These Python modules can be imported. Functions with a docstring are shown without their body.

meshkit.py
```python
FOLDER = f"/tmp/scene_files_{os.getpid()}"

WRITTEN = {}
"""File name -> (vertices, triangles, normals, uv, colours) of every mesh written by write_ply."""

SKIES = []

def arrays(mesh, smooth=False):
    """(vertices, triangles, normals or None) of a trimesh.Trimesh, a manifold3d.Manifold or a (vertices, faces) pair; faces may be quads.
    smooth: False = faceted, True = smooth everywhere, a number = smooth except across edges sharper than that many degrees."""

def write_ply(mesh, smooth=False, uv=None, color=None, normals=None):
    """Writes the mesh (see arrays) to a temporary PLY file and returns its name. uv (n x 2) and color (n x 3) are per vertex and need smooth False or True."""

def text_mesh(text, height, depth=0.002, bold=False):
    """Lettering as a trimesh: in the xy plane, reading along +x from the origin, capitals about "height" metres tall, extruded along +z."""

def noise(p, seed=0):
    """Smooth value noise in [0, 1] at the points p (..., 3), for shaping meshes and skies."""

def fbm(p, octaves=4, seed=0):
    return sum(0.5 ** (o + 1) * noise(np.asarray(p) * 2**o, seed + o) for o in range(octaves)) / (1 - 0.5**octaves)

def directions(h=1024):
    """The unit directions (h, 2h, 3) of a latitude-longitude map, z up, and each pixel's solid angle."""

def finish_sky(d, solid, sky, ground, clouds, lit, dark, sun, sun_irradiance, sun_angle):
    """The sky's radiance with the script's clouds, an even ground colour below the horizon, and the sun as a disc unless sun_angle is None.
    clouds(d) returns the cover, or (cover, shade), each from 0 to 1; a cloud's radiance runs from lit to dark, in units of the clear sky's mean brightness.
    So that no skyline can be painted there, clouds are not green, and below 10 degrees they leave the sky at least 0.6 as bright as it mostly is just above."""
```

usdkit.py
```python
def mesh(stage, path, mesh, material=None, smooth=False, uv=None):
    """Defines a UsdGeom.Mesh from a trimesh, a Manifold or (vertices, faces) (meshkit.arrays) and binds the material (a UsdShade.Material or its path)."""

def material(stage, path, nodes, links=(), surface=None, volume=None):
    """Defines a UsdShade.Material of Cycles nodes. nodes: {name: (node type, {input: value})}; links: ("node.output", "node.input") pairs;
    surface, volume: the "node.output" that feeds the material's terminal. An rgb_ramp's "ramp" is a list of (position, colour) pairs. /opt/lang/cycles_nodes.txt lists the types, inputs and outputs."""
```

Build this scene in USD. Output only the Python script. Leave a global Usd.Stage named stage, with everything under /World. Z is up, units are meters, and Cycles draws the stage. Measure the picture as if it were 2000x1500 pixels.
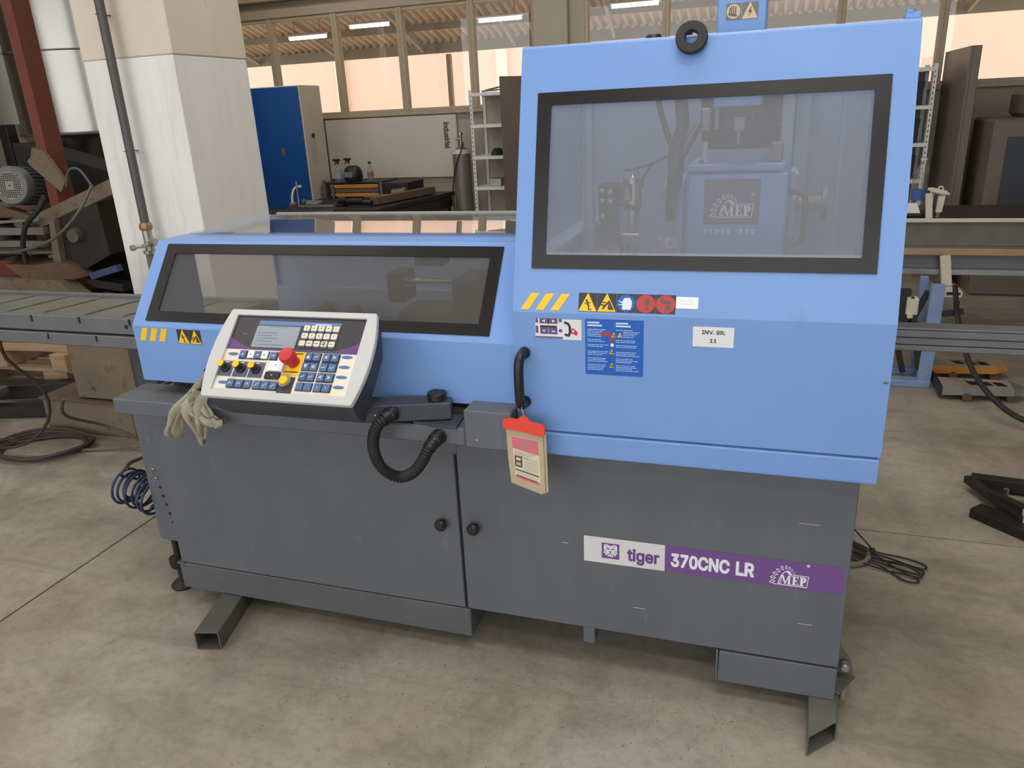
import math, glob, random
import numpy as np, trimesh
from shapely.geometry import Polygon, LineString, Point, box as sbox, MultiPolygon
from shapely import affinity
from shapely.ops import unary_union
from pxr import Usd, UsdGeom, UsdLux, UsdShade, Gf, Sdf, Vt
import usdkit, meshkit

# ------------------------------------------------------------------ stage, camera, light
stage = Usd.Stage.CreateInMemory()
UsdGeom.SetStageUpAxis(stage, 'Z'); UsdGeom.SetStageMetersPerUnit(stage, 1.0)
W = UsdGeom.Xform.Define(stage, '/World'); stage.SetDefaultPrim(W.GetPrim())
UsdGeom.Scope.Define(stage, '/World/Looks')
EXPOSURE = -0.45
cam = UsdGeom.Camera.Define(stage, '/World/camera')
yaw, pitch, roll = -0.328, 0.3447, -0.0488
_f = np.array([math.sin(yaw)*math.cos(pitch), math.cos(yaw)*math.cos(pitch), -math.sin(pitch)])
_r0 = np.array([math.cos(yaw), -math.sin(yaw), 0]); _u0 = np.cross(_r0, _f)
_r = _r0*math.cos(roll)+_u0*math.sin(roll); _u = -_r0*math.sin(roll)+_u0*math.cos(roll)
m4 = Gf.Matrix4d(*_r, 0, *_u, 0, *(-_f), 0, 1.8913, -1.833, 1.62, 1)
cam.AddTransformOp().Set(m4)
cam.CreateHorizontalApertureAttr(36.0); cam.CreateVerticalApertureAttr(27.0)
cam.CreateFocalLengthAttr(36.0*1489.3/2000); cam.CreateClippingRangeAttr(Gf.Vec2f(0.05, 500))
cam.CreateExposureAttr(EXPOSURE)
sky = UsdLux.DomeLight.Define(stage, '/World/sky'); sky.CreateIntensityAttr(1.1); sky.CreateColorAttr(Gf.Vec3f(0.93, 0.97, 1.0))
sun = UsdLux.DistantLight.Define(stage, '/World/sun'); sun.CreateIntensityAttr(1.3); sun.CreateAngleAttr(0.53); sun.CreateColorAttr(Gf.Vec3f(1, 0.93, 0.84))
sun.AddRotateXYZOp().Set(Gf.Vec3f(40, 0, -14))          # from behind the camera, over the hall roof
LAMP = 22.0                                             # radiance of the hall's ceiling lamps

# ------------------------------------------------------------------ helpers
rng = np.random.default_rng(7); random.seed(7)
used = {}
def numbered(parent, name):
    k = used.get((parent, name), 0); used[(parent, name)] = k+1
    return name if k == 0 else f'{name}_{k:03d}'
def lin(c):
    c = np.asarray(c, float)/255.0
    return tuple(np.where(c <= 0.04045, c/12.92, ((c+0.055)/1.055)**2.4))
def tagp(prim, label=None, cat=None, group=None, kind=None):
    for k, v in (('label', label), ('category', cat), ('group', group), ('kind', kind)):
        if v: prim.SetCustomDataByKey(k, v)
def thing(name, label=None, cat=None, group=None, kind=None, loc=(0,0,0), rz=0):
    p = '/World/'+numbered('/World', name)
    x = UsdGeom.Xform.Define(stage, p)
    if any(loc): x.AddTranslateOp().Set(Gf.Vec3d(*loc))
    if rz: x.AddRotateZOp().Set(rz)
    tagp(x.GetPrim(), label, cat, group, kind)
    return p
def copy_of(src, name, label=None, loc=(0,0,0), rz=0):
    p = '/World/'+numbered('/World', name)
    x = UsdGeom.Xform.Define(stage, p)
    x.GetPrim().GetReferences().AddInternalReference(src)
    x.ClearXformOpOrder()
    x.AddTranslateOp().Set(Gf.Vec3d(*loc))
    if rz: x.AddRotateZOp().Set(rz)
    x.GetPrim().SetInstanceable(True)
    tagp(x.GetPrim(), label)
    return p
def cat(*ms):
    L = []
    for m in ms:
        L += list(m) if isinstance(m, (list, tuple)) else [m]
    return trimesh.util.concatenate(L)
def part(parent, name, mesh, mat, label=None, smooth=32, kind=None):
    p = parent+'/'+numbered(parent, name)
    if isinstance(mesh, (list, tuple)): mesh = cat(mesh)
    usdkit.mesh(stage, p, mesh, mat, smooth=smooth)
    tagp(stage.GetPrimAtPath(p), label, kind=kind)
    return p
def parts(parent, name, meshes, mat, label=None, smooth=32):
    return [part(parent, name, m, mat, label, smooth) for m in meshes]
def solo(name, mesh, mat, label=None, cat_=None, group=None, kind=None, smooth=32):
    p = part('/World', name, mesh, mat, smooth=smooth)
    tagp(stage.GetPrimAtPath(p), label, cat_, group, kind)
    return p
def hull(pts): return trimesh.convex.convex_hull(np.asarray(pts, float))
def cbox(x0, x1, y0, y1, z0, z1, c=0.0):
    x0, x1 = min(x0, x1), max(x0, x1); y0, y1 = min(y0, y1), max(y0, y1); z0, z1 = min(z0, z1), max(z0, z1)
    c = min(c, (x1-x0)*.45, (y1-y0)*.45, (z1-z0)*.45)
    if c <= 0:
        b = trimesh.creation.box([x1-x0, y1-y0, z1-z0]); b.apply_translation([(x0+x1)/2, (y0+y1)/2, (z0+z1)/2]); return b
    P = []
    for X, sx in ((x0, 1), (x1, -1)):
        for Y, sy in ((y0, 1), (y1, -1)):
            for Z, sz in ((z0, 1), (z1, -1)):
                P += [(X+sx*c, Y+sy*c, Z), (X+sx*c, Y, Z+sz*c), (X, Y+sy*c, Z+sz*c)]
    return hull(P)
def unit(v): v = np.asarray(v, float); return v/np.linalg.norm(v)
class Fr:
    """a local frame: origin o, right a, up b, outward normal n"""
    def __init__(s, o, a=(1,0,0), b=(0,0,1)):
        s.o = np.asarray(o, float); s.a = unit(a); b = np.asarray(b, float); s.b = unit(b-s.a*(b@s.a)); s.n = np.cross(s.a, s.b)
    def p(s, u, v, w=0): return s.o+s.a*u+s.b*v+s.n*w
    def mat(s):
        M = np.eye(4); M[:3, 0] = s.a; M[:3, 1] = s.b; M[:3, 2] = s.n; M[:3, 3] = s.o; return M
    def put(s, m): m = m.copy(); m.apply_transform(s.mat()); return m
    def box(s, u0, u1, v0, v1, w0, w1, c=0.0): return s.put(cbox(u0, u1, v0, v1, w0, w1, c))
    def prism(s, poly, w0, w1): return s.put(prism2(poly, w0, w1))
    def cyl(s, u, v, w0, w1, r, n=24, r2=None, c=0.0):
        if c: prof = [(0, w0), (r, w0), ((r2 or r), w1-c), ((r2 or r)-c, w1), (0, w1)]
        else: prof = [(0, w0), (r, w0), ((r2 or r), w1), (0, w1)]
        m = trimesh.creation.revolve(np.array(prof), sections=n); m.apply_translation([u, v, 0]); return s.put(m)
    def lathe(s, prof, u=0, v=0, n=24):
        m = trimesh.creation.revolve(np.array(prof, float), sections=n); m.apply_translation([u, v, 0]); return s.put(m)
def geoms(g):
    if g.is_empty: return []
    if g.geom_type == 'Polygon': return [g]
    return [x for x in getattr(g, 'geoms', []) if x.geom_type == 'Polygon' and x.area > 1e-9]
def prism2(poly, w0, w1):
    L = []
    for g in geoms(poly):
        m = trimesh.creation.extrude_polygon(g, w1-w0, engine='earcut'); m.apply_translation([0, 0, w0]); L.append(m)
    return cat(L)
def axis_frame(p, q):
    n = unit(np.asarray(q, float)-np.asarray(p, float)); h = np.array([0, 0, 1.0]) if abs(n[2]) < .9 else np.array([1.0, 0, 0])
    a = unit(np.cross(h, n)); return Fr(p, a, np.cross(n, a))
def cyl(p, q, r, n=20, r2=None, c=0.0):
    L = float(np.linalg.norm(np.asarray(q, float)-np.asarray(p, float)))
    return axis_frame(p, q).cyl(0, 0, 0, L, r, n, r2, c)
def bar(p, q, w, h, up=(0, 0, 1), c=0.001):
    """rectangular bar from p to q, w wide and h high"""
    p = np.asarray(p, float); q = np.asarray(q, float); n = unit(q-p); up = np.asarray(up, float)
    if abs(n@unit(up)) > .98: up = np.array([0, 1.0, 0])
    a = unit(np.cross(n, up)); b = np.cross(a, n)
    f = Fr(p, a, b); L = np.linalg.norm(q-p)
    return f.box(-w/2, w/2, -h/2, h/2, -L, 0, c) if f.n@n < 0 else f.box(-w/2, w/2, -h/2, h/2, 0, L, c)
def spline(P, k=8, closed=False):
    P = np.asarray(P, float); n = len(P); out = []
    idx = (lambda i: P[i % n]) if closed else (lambda i: P[min(max(i, 0), n-1)])
    for i in range(n if closed else n-1):
        a, b, c, d = idx(i-1), idx(i), idx(i+1), idx(i+2)
        for t in np.arange(k)/k:
            out.append(.5*((2*b)+(-a+c)*t+(2*a-5*b+4*c-d)*t*t+(-a+3*b-3*c+d)*t**3))
    if not closed: out.append(P[-1])
    return np.array(out)
def tube(P, r, n=10, closed=False, flat=1.0):
    P = np.asarray(P, float); N = len(P)
    T = np.roll(P, -1, 0)-np.roll(P, 1, 0)
    if not closed: T[0] = P[1]-P[0]; T[-1] = P[-1]-P[-2]
    T /= np.linalg.norm(T, axis=1, keepdims=True)+1e-12
    a = np.cross(T[0], [0, 0, 1.0]); a = np.cross(T[0], [1.0, 0, 0]) if np.linalg.norm(a) < .1 else a
    a = unit(a); r = np.broadcast_to(r, (N,)); V = []; ang = np.arange(n)*2*np.pi/n
    for i in range(N):
        a = unit(a-T[i]*(a@T[i])); b = np.cross(T[i], a)
        V.append(P[i]+r[i]*(np.cos(ang)[:, None]*a+flat*np.sin(ang)[:, None]*b))
    V = np.vstack(V); F = []
    for i in range(N if closed else N-1):
        j = (i+1) % N
        for k in range(n):
            l = (k+1) % n
            F += [(i*n+k, i*n+l, j*n+l), (i*n+k, j*n+l, j*n+k)]
    if not closed:
        V = np.vstack([V, P[0], P[-1]]); c0, c1 = len(V)-2, len(V)-1
        for k in range(n):
            l = (k+1) % n; F += [(c0, l, k), (c1, (N-1)*n+k, (N-1)*n+l)]
    return trimesh.Trimesh(V, np.array(F), process=False)
def even(P, step):
    P = np.asarray(P, float); d = np.r_[0, np.cumsum(np.linalg.norm(np.diff(P, axis=0), axis=1))]
    s = np.linspace(0, d[-1], max(3, int(d[-1]/step)+1)); return np.stack([np.interp(s, d, P[:, k]) for k in range(3)], 1)
def ribbed(P, r, pitch, depth, n=14):
    q = even(P, pitch/4); k = np.arange(len(q)) % 4
    return tube(q, r-depth*np.array([0, .35, 1, .35])[k], n)
def torus(fr, R, r, n=40, k=12, w=0.0):
    t = np.arange(n)*2*np.pi/n
    return tube(np.array([fr.p(R*math.cos(x), R*math.sin(x), w) for x in t]), r, k, True)
def quadplate(c, t, up=None):
    """a plate of thickness t on a quad of corners (or polygon) c in 3D"""
    c = np.asarray(c, float); n = unit(np.cross(c[1]-c[0], c[2]-c[0])); return hull(np.vstack([c, c-n*t]))
def grid_cloth(fn, nu, nv, thick=0.003):
    U, V = np.meshgrid(np.linspace(0, 1, nu), np.linspace(0, 1, nv), indexing='ij')
    P = fn(U, V); i, j = np.meshgrid(np.arange(nu-1), np.arange(nv-1), indexing='ij')
    q = np.stack([i*nv+j, (i+1)*nv+j, (i+1)*nv+j+1, i*nv+j+1], -1).reshape(-1, 4)
    F = np.vstack([q[:, [0, 1, 2]], q[:, [0, 2, 3]]]); P = P.reshape(-1, 3)
    m = trimesh.Trimesh(P, F, process=False); n = m.vertex_normals
    P2 = P-n*thick; F2 = F[:, ::-1]+len(P)
    return trimesh.Trimesh(np.vstack([P, P2]), np.vstack([F, F2]), process=False)
_fonts = {}
def text2(s, h, bold=True, squeeze=1.0, mono=False):
    """lettering as shapely polygons, capitals h tall, baseline at the origin, reading along +x"""
    from PIL import Image, ImageDraw, ImageFont
    fn = glob.glob('/opt/blender-*/*/datafiles/fonts/'+('DejaVuSansMono' if mono else 'Inter')+'.woff2')[0]
    font = _fonts.setdefault(fn, ImageFont.truetype(fn, 96)); sw = int(2*bold) if bold < 3 else int(bold)
    x0, y0, x1, y1 = font.getbbox(s, anchor='ls', stroke_width=sw)
    im = Image.new('L', (int(x1-x0+8), int(y1-y0+8))); ImageDraw.Draw(im).text((4-x0, 4-y0), s, 255, font, anchor='ls', stroke_width=sw)
    on = np.pad(np.asarray(im) > 127, ((0, 0), (1, 1))).astype(np.int8)
    rows, st = np.nonzero(np.diff(on, axis=1) == 1); en = np.nonzero(np.diff(on, axis=1) == -1)[1]
    g = unary_union([sbox(a, -r-1, b, -r) for a, b, r in zip(st, en, rows)]).buffer(.6).buffer(-.6).simplify(.7)
    k = h/70.0
    return affinity.affine_transform(g, [k*squeeze, 0, 0, k, -4*k*squeeze, (4-y0)*k])
def at2(g, x, y, s=1.0): return affinity.translate(affinity.scale(g, s, s, origin=(0, 0)), x, y)
def centred(g, x, y):
    b = g.bounds; return affinity.translate(g, x-(b[0]+b[2])/2, y-(b[1]+b[3])/2)
def R(x0, y0, x1, y1, r=0): 
    return sbox(min(x0,x1), min(y0,y1), max(x0,x1), max(y0,y1)) if not r else sbox(min(x0,x1)+r, min(y0,y1)+r, max(x0,x1)-r, max(y0,y1)-r).buffer(r, quad_segs=4)
def C(x, y, r, q=10): return Point(x, y).buffer(r, quad_segs=q)
def L2(pts, w): return LineString(pts).buffer(w/2, quad_segs=3)
class Print:
    """flat print: coloured polygons in thin layers, one mesh with a colour per vertex"""
    def __init__(s, fr, base=0.0, step=0.0004): s.fr, s.base, s.step, s.V, s.F, s.C, s.n = fr, base, step, [], [], [], 0
    def add(s, poly, col, layer=0):
        for g in geoms(poly):
            m = s.fr.prism(g, s.base, s.base+s.step*(layer+1))
            s.V.append(m.vertices); s.F.append(np.asarray(m.faces)+s.n); s.C.append(np.tile(lin(col), (len(m.vertices), 1))); s.n += len(m.vertices)
        return s
    def done(s, parent, name, label=None, mat=None, solo_=None):
        p = parent+'/'+numbered(parent, name)
        me = usdkit.mesh(stage, p, (np.vstack(s.V), np.vstack(s.F)), mat or PRINT)
        UsdGeom.PrimvarsAPI(me).CreatePrimvar('tint', Sdf.ValueTypeNames.Color3fArray, 'vertex').Set(Vt.Vec3fArray.FromNumpy(np.vstack(s.C).astype(np.float32)))
        tagp(me.GetPrim(), label); return p

# ------------------------------------------------------------------ materials
def M(name, nodes, links, surface='p.BSDF'): return usdkit.material(stage, '/World/Looks/'+name, nodes, links, surface=surface)
def paint(name, col, rough=.45, var=.06, scale=6.0, metallic=0.0, bump=0.0, bscale=180.0, spec=.5, coat=0.0, stretch=(1,1,1), wear=None, wear_at=.62, wear_w=.06, wear_scale=14, detail=4):
    """a painted or plain surface whose tone drifts a little; wear = a second colour in scuffed patches"""
    c = np.array(lin(col)); n = {'t': ('texture_coordinate', {}), 'mp': ('mapping', {'scale': stretch}), 'n': ('noise_texture', {'scale': scale, 'detail': detail, 'roughness': .6}),
        'r': ('rgb_ramp', {'ramp': [(.25, tuple(c*(1-var))), (.75, tuple(np.minimum(c*(1+var), 1)))]}),
        'p': ('principled_bsdf', {'roughness': rough, 'metallic': metallic, 'specular_ior_level': spec, 'coat_weight': coat})}
    l = [('t.object', 'mp.vector'), ('mp.vector', 'n.vector'), ('n.fac', 'r.fac')]
    src = 'r.color'
    if wear is not None:
        n['wn'] = ('noise_texture', {'scale': wear_scale, 'detail': 6, 'roughness': .72}); n['wr'] = ('rgb_ramp', {'ramp': [(wear_at, (0,0,0)), (wear_at+wear_w, (1,1,1))]})
        n['wm'] = ('mix_color', {'b': lin(wear)}); l += [('mp.vector', 'wn.vector'), ('wn.fac', 'wr.fac'), ('wr.color', 'wm.fac'), (src, 'wm.a')]; src = 'wm.result'
    l.append((src, 'p.base_color'))
    if bump:
        n['bn'] = ('noise_texture', {'scale': bscale, 'detail': 3}); n['b'] = ('bump', {'strength': bump, 'distance': .002}); l += [('t.object', 'bn.vector'), ('bn.fac', 'b.height'), ('b.normal', 'p.normal')]
    return M(name, n, l)
BLUE = paint('blue_paint', (117, 154, 213), .38, .035, 2.5, wear=(114, 144, 190), wear_at=.66, wear_w=.12, wear_scale=5)
BLUE_IN = paint('blue_paint_inside', (136, 152, 186), .5, .08, 3, wear=(120, 124, 140), wear_at=.6, wear_w=.15, wear_scale=4)
GREY = paint('dark_grey_paint', (95, 98, 105), .48, .07, 3, stretch=(2.2, 2.2, .5), wear=(116, 119, 126), wear_at=.62, wear_w=.10, wear_scale=12, bump=.08)
GREYD = paint('charcoal_paint', (62, 66, 74), .5, .06, 5, bump=.06)
PLINTH = paint('dusty_grey_paint', (88, 89, 92), .6, .12, 7, wear=(70, 62, 54), wear_at=.6, wear_w=.12, wear_scale=8, bump=.1)
BLACK = paint('black_plastic', (30, 30, 31), .4, .1, 20)
RUBBER = paint('black_rubber', (34, 33, 32), .6, .12, 30)
FRAME = paint('black_glass_border', (24, 21, 21), .3, .1, 12)
BEZEL = paint('light_grey_plastic', (196, 196, 194), .5, .02, 20)
STEEL = paint('bright_steel', (172, 172, 168), .3, .08, 25, metallic=.9)
ZINC = paint('galvanised_sheet', (176, 174, 168), .34, .12, 2.2, metallic=.75, bump=.25, bscale=3)
GUNMETAL = paint('grey_machine_steel', (108, 106, 100), .5, .14, 9, metallic=.35, bump=.15, bscale=40)
TABLE = paint('worn_grey_steel', (118, 116, 106), .5, .12, 8, metallic=.25, wear=(92, 88, 78), wear_at=.58, wear_w=.12, wear_scale=9)
RAIL = paint('grey_steel_rail', (112, 113, 116), .45, .1, 10, metallic=.3)
ALU = paint('aluminium_profile', (150, 150, 148), .38, .06, 12, metallic=.55)
RUST = paint('rusty_steel', (104, 84, 66), .75, .2, 9, wear=(120, 70, 44), wear_at=.55, wear_w=.1, bump=.3, bscale=60)
REDOX = paint('red_oxide_paint', (118, 62, 50), .6, .14, 6, wear=(128, 112, 94), wear_at=.62, wear_w=.08, bump=.1)
OILY = paint('oily_black_steel', (46, 42, 38), .5, .25, 8, metallic=.3, bump=.3, bscale=40)
SOOT = paint('sooty_black_steel', (34, 31, 28), .85, .25, 9, bump=.3, bscale=50)
DUSTY = paint('dusty_brown_steel', (122, 108, 90), .75, .18, 7, wear=(88, 74, 60), wear_at=.55, wear_w=.12, bump=.25, bscale=60)
CABLE = paint('brown_cable', (70, 58, 50), .55, .15, 20)
WHITEP = paint('white_powder_coat', (226, 226, 224), .45, .03, 10)
CREAMP = paint('cream_paint', (206, 198, 182), .6, .05, 5, wear=(180, 168, 148), wear_at=.62)
BOARD = paint('off_white_board', (204, 196, 182), .5, .03, 2)
CABBLUE = paint('deep_blue_enamel', (22, 78, 150), .35, .08, 3)
DARKP = paint('dark_brown_sheet', (116, 107, 97), .5, .12, 3, metallic=.1)
WINFR = paint('beige_window_frame', (176, 158, 136), .55, .06, 5, wear=(146, 128, 108), wear_at=.64)
WALLP = paint('beige_wall_plaster', (172, 162, 146), .85, .06, 1.6, bump=.15)
COLP = paint('white_column_plaster', (240, 239, 236), .85, .04, 2.2, wear=(218, 213, 200), wear_at=.55, wear_w=.2, wear_scale=1.6, stretch=(3.0, 3.0, .3), bump=.2, bscale=50)
COLB = paint('cream_column_paint', (226, 214, 196), .85, .05, 2, wear=(188, 174, 150), wear_at=.64, wear_w=.12, wear_scale=4, stretch=(2.2, 2.2, .4), bump=.2, bscale=50)
FACADE = paint('sunlit_pink_facade', (236, 196, 178), .9, .03, .5)
FACADE2 = paint('sunlit_cream_facade', (238, 226, 200), .9, .03, .5)
CORR = paint('brown_corrugated_sheet', (190, 168, 150), .6, .08, 2, wear=(202, 182, 164), wear_at=.6)
PURLIN = paint('grey_purlin', (150, 136, 120), .6, .06, 3)
CEIL = paint('ceiling_sheet', (196, 194, 190), .8, .03, 2)
WOOD = paint('pallet_wood', (166, 138, 108), .8, .16, 5, stretch=(1, 6, 6), wear=(128, 96, 66), wear_at=.6, wear_w=.1)
ORANGE = paint('orange_paint', (196, 130, 50), .5, .1, 8, wear=(150, 120, 92), wear_at=.58)
FORKP = paint('worn_fork_top', (170, 156, 138), .5, .12, 9, metallic=.3, wear=(120, 108, 96), wear_at=.58)
REDP = paint('red_paint', (190, 50, 52), .5, .08, 8)
ESTOP = paint('red_plastic', (200, 48, 52), .4, .03, 10)
YELLOW = paint('yellow_plastic', (238, 192, 22), .45, .03, 10)
CLIP = paint('orange_red_plastic', (232, 72, 50), .4, .02, 10)
KRAFT = paint('kraft_card', (186, 170, 140), .8, .08, 20)
RAGM = paint('grimy_cloth', (158, 150, 132), .95, .2, 22, wear=(112, 104, 90), wear_at=.56, wear_w=.1, wear_scale=18, bump=.5, bscale=220)
HOSEB = paint('blue_coil_hose', (46, 60, 86), .35, .1, 20)
BLUEF = paint('blue_stand_paint', (124, 148, 190), .5, .1, 8, wear=(150, 160, 178), wear_at=.6)
MOTOR = paint('grey_motor_paint', (112, 114, 116), .5, .1, 12, bump=.1)
BRASS = paint('dull_brass', (168, 130, 92), .45, .12, 30, metallic=.5)
DIRT = paint('dirt_grit', (120, 108, 92), .95, .2, 60)
CHIPS = paint('chip_covered_bed', (98, 94, 86), .7, .3, 26, metallic=.3, bump=.8, bscale=90)
LOGOP = paint('grey_logo_plate', (88, 84, 106), .5, .03, 9)
PRINT = M('flat_print', {'a': ('attribute', {'attribute': 'tint'}), 'p': ('principled_bsdf', {'roughness': .42})}, [('a.color', 'p.base_color')])
PRINTG = M('dusty_print', {'a': ('attribute', {'attribute': 'tint'}), 'p': ('principled_bsdf', {'roughness': .6})}, [('a.color', 'p.base_color')])
TUBELT = M('lamp_glow', {'e': ('emission', {'color': (1, 1, 1), 'strength': 9.0})}, [], 'e.emission')
def pane(name, tint, haze, hazecol, ior=1.5, rough=0.0):
    """a sheet of glass or polycarbonate: tinted see-through, a little scratched haze, fresnel reflection"""
    return M(name, {'t': ('transparent_bsdf', {'color': tint}), 'd': ('diffuse_bsdf', {'color': lin(hazecol)}), 'h': ('mix_closure', {'fac': haze}), 'g': ('glossy_bsdf', {'color': (1,1,1), 'roughness': rough}),
        'geo': ('geometry', {}), 'ir': ('map_range', {'from_min': 0., 'from_max': 1., 'to_min': ior, 'to_max': 1/ior}), 'f': ('fresnel', {}), 'm': ('mix_closure', {})}, [('geo.backfacing', 'ir.value'), ('ir.result', 'f.IOR'), ('t.BSDF', 'h.closure1'), ('d.BSDF', 'h.closure2'), ('f.fac', 'm.fac'), ('h.closure', 'm.closure1'), ('g.BSDF', 'm.closure2')], 'm.closure')
GLASSW = pane('window_glass', (.94, .94, .92), .03, (200, 190, 175))
GLASSH = pane('scratched_polycarbonate', (.93, .94, .95), .24, (172, 174, 180), rough=.02)
GLASSF = pane('smoked_polycarbonate', (.82, .82, .81), .18, (146, 142, 138), rough=.01)
GLASST = pane('clear_top_sheet', (.90, .90, .88), .07, (180, 174, 158), ior=1.65)
PET = pane('clear_bottle_plastic', (.86, .86, .84), .12, (190, 190, 180))

# floor: stained concrete
FLOOR = M('stained_concrete', {
    't': ('texture_coordinate', {}), 'g': ('geometry', {}),
    'n1': ('noise_texture', {'scale': .9, 'detail': 5, 'roughness': .6}), 'r1': ('rgb_ramp', {'ramp': [(.3, lin((150, 138, 122))), (.55, lin((166, 156, 142))), (.75, lin((173, 167, 154)))]}),
    'n2': ('noise_texture', {'scale': 3.1, 'detail': 6, 'roughness': .68, 'distortion': .5}), 'r2': ('rgb_ramp', {'ramp': [(.36, (.60, .58, .55)), (.56, (1, 1, 1))]}), 'm2': ('mix_color', {'blend_type': 'multiply', 'fac': .6}),
    'n3': ('noise_texture', {'scale': 26.0, 'detail': 8, 'roughness': .78}), 'r3': ('rgb_ramp', {'ramp': [(.34, (.62, .60, .58)), (.5, (.98, .98, .98)), (.66, (1.12, 1.12, 1.12))]}), 'm3': ('mix_color', {'blend_type': 'multiply', 'fac': .5}),
    'mp': ('mapping', {'scale': (.35, 2.6, 1)}), 'n4': ('noise_texture', {'scale': 1.7, 'detail': 5, 'roughness': .7, 'distortion': .6}), 'r4': ('rgb_ramp', {'ramp': [(.52, (0, 0, 0)), (.7, (1, 1, 1))]}), 'm4': ('mix_color', {'b': lin((112, 108, 92))}), 'f4': ('math', {'math_type': 'multiply', 'value2': .55}),
    'v': ('voronoi_texture', {'scale': 9.0}), 'rv': ('rgb_ramp', {'ramp': [(.02, (1, 1, 1)), (.06, (0, 0, 0))]}), 'fv': ('math', {'math_type': 'multiply', 'value2': .35}), 'm5': ('mix_color', {'b': lin((70, 62, 52))}),
    'bn': ('noise_texture', {'scale': 60, 'detail': 5}), 'b': ('bump', {'strength': .18, 'distance': .004}), 'rr': ('rgb_ramp', {'ramp': [(.35, (.42, .42, .42)), (.65, (.62, .62, .62))]}),
    'p': ('principled_bsdf', {'roughness': .55, 'specular_ior_level': .4})},
    [('g.position', 'n1.vector'), ('n1.fac', 'r1.fac'), ('g.position', 'n2.vector'), ('n2.fac', 'r2.fac'), ('r1.color', 'm2.a'), ('r2.color', 'm2.b'),
     ('g.position', 'n3.vector'), ('n3.fac', 'r3.fac'), ('m2.result', 'm3.a'), ('r3.color', 'm3.b'), ('g.position', 'mp.vector'), ('mp.vector', 'n4.vector'), ('n4.fac', 'r4.fac'), ('r4.color', 'f4.value1'), ('f4.value', 'm4.fac'), ('m3.result', 'm4.a'),
     ('g.position', 'v.vector'), ('v.distance', 'rv.fac'), ('rv.color', 'fv.value1'), ('fv.value', 'm5.fac'), ('m4.result', 'm5.a'), ('m5.result', 'p.base_color'),
     ('g.position', 'bn.vector'), ('bn.fac', 'b.height'), ('b.normal', 'p.normal'), ('n2.fac', 'rr.fac'), ('rr.color', 'p.roughness')])
JOINT = paint('joint_filler', (66, 56, 46), .95, .2, 20)

# ------------------------------------------------------------------ the setting
FL = thing('floor', 'stained grey-brown concrete floor cut by straight joints', 'floor', kind='structure')
xs, ys = [-10, -4.6, -0.6, 4.2, 9], [-9, -3.2, 1.08, 5.1, 7.2]
for i in range(4):
    for j in range(4):
        part(FL, 'slab', cbox(xs[i]+.0045, xs[i+1]-.0045, ys[j]+.003, ys[j+1]-.003, -.12, 0, .0015), FLOOR)
part(FL, 'joint_filler', cbox(-10, 9, -9, 7.2, -.13, -.004), JOINT)
WBK = thing('wall_back', 'beige plaster back wall under a long row of windows', 'wall', kind='structure')
part(WBK, 'lower_wall', cbox(-7, 6, 6.6, 6.8, 0, 1.64), WALLP)
part(WBK, 'upper_wall', cbox(-7, 6, 6.6, 6.8, 2.86, 4.2), WALLP)
part(WBK, 'pier', [cbox(-.53, -.16, 6.5, 6.8, 1.6, 4.2, .01)], WALLP)
parts(WBK, 'side_wall', [cbox(-7, -5.4, 6.6, 6.8, 1.64, 2.86), cbox(5.0, 6, 6.6, 6.8, 1.64, 2.86), cbox(-.16, .005, 6.6, 6.8, 1.64, 2.86)], WALLP)
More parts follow.
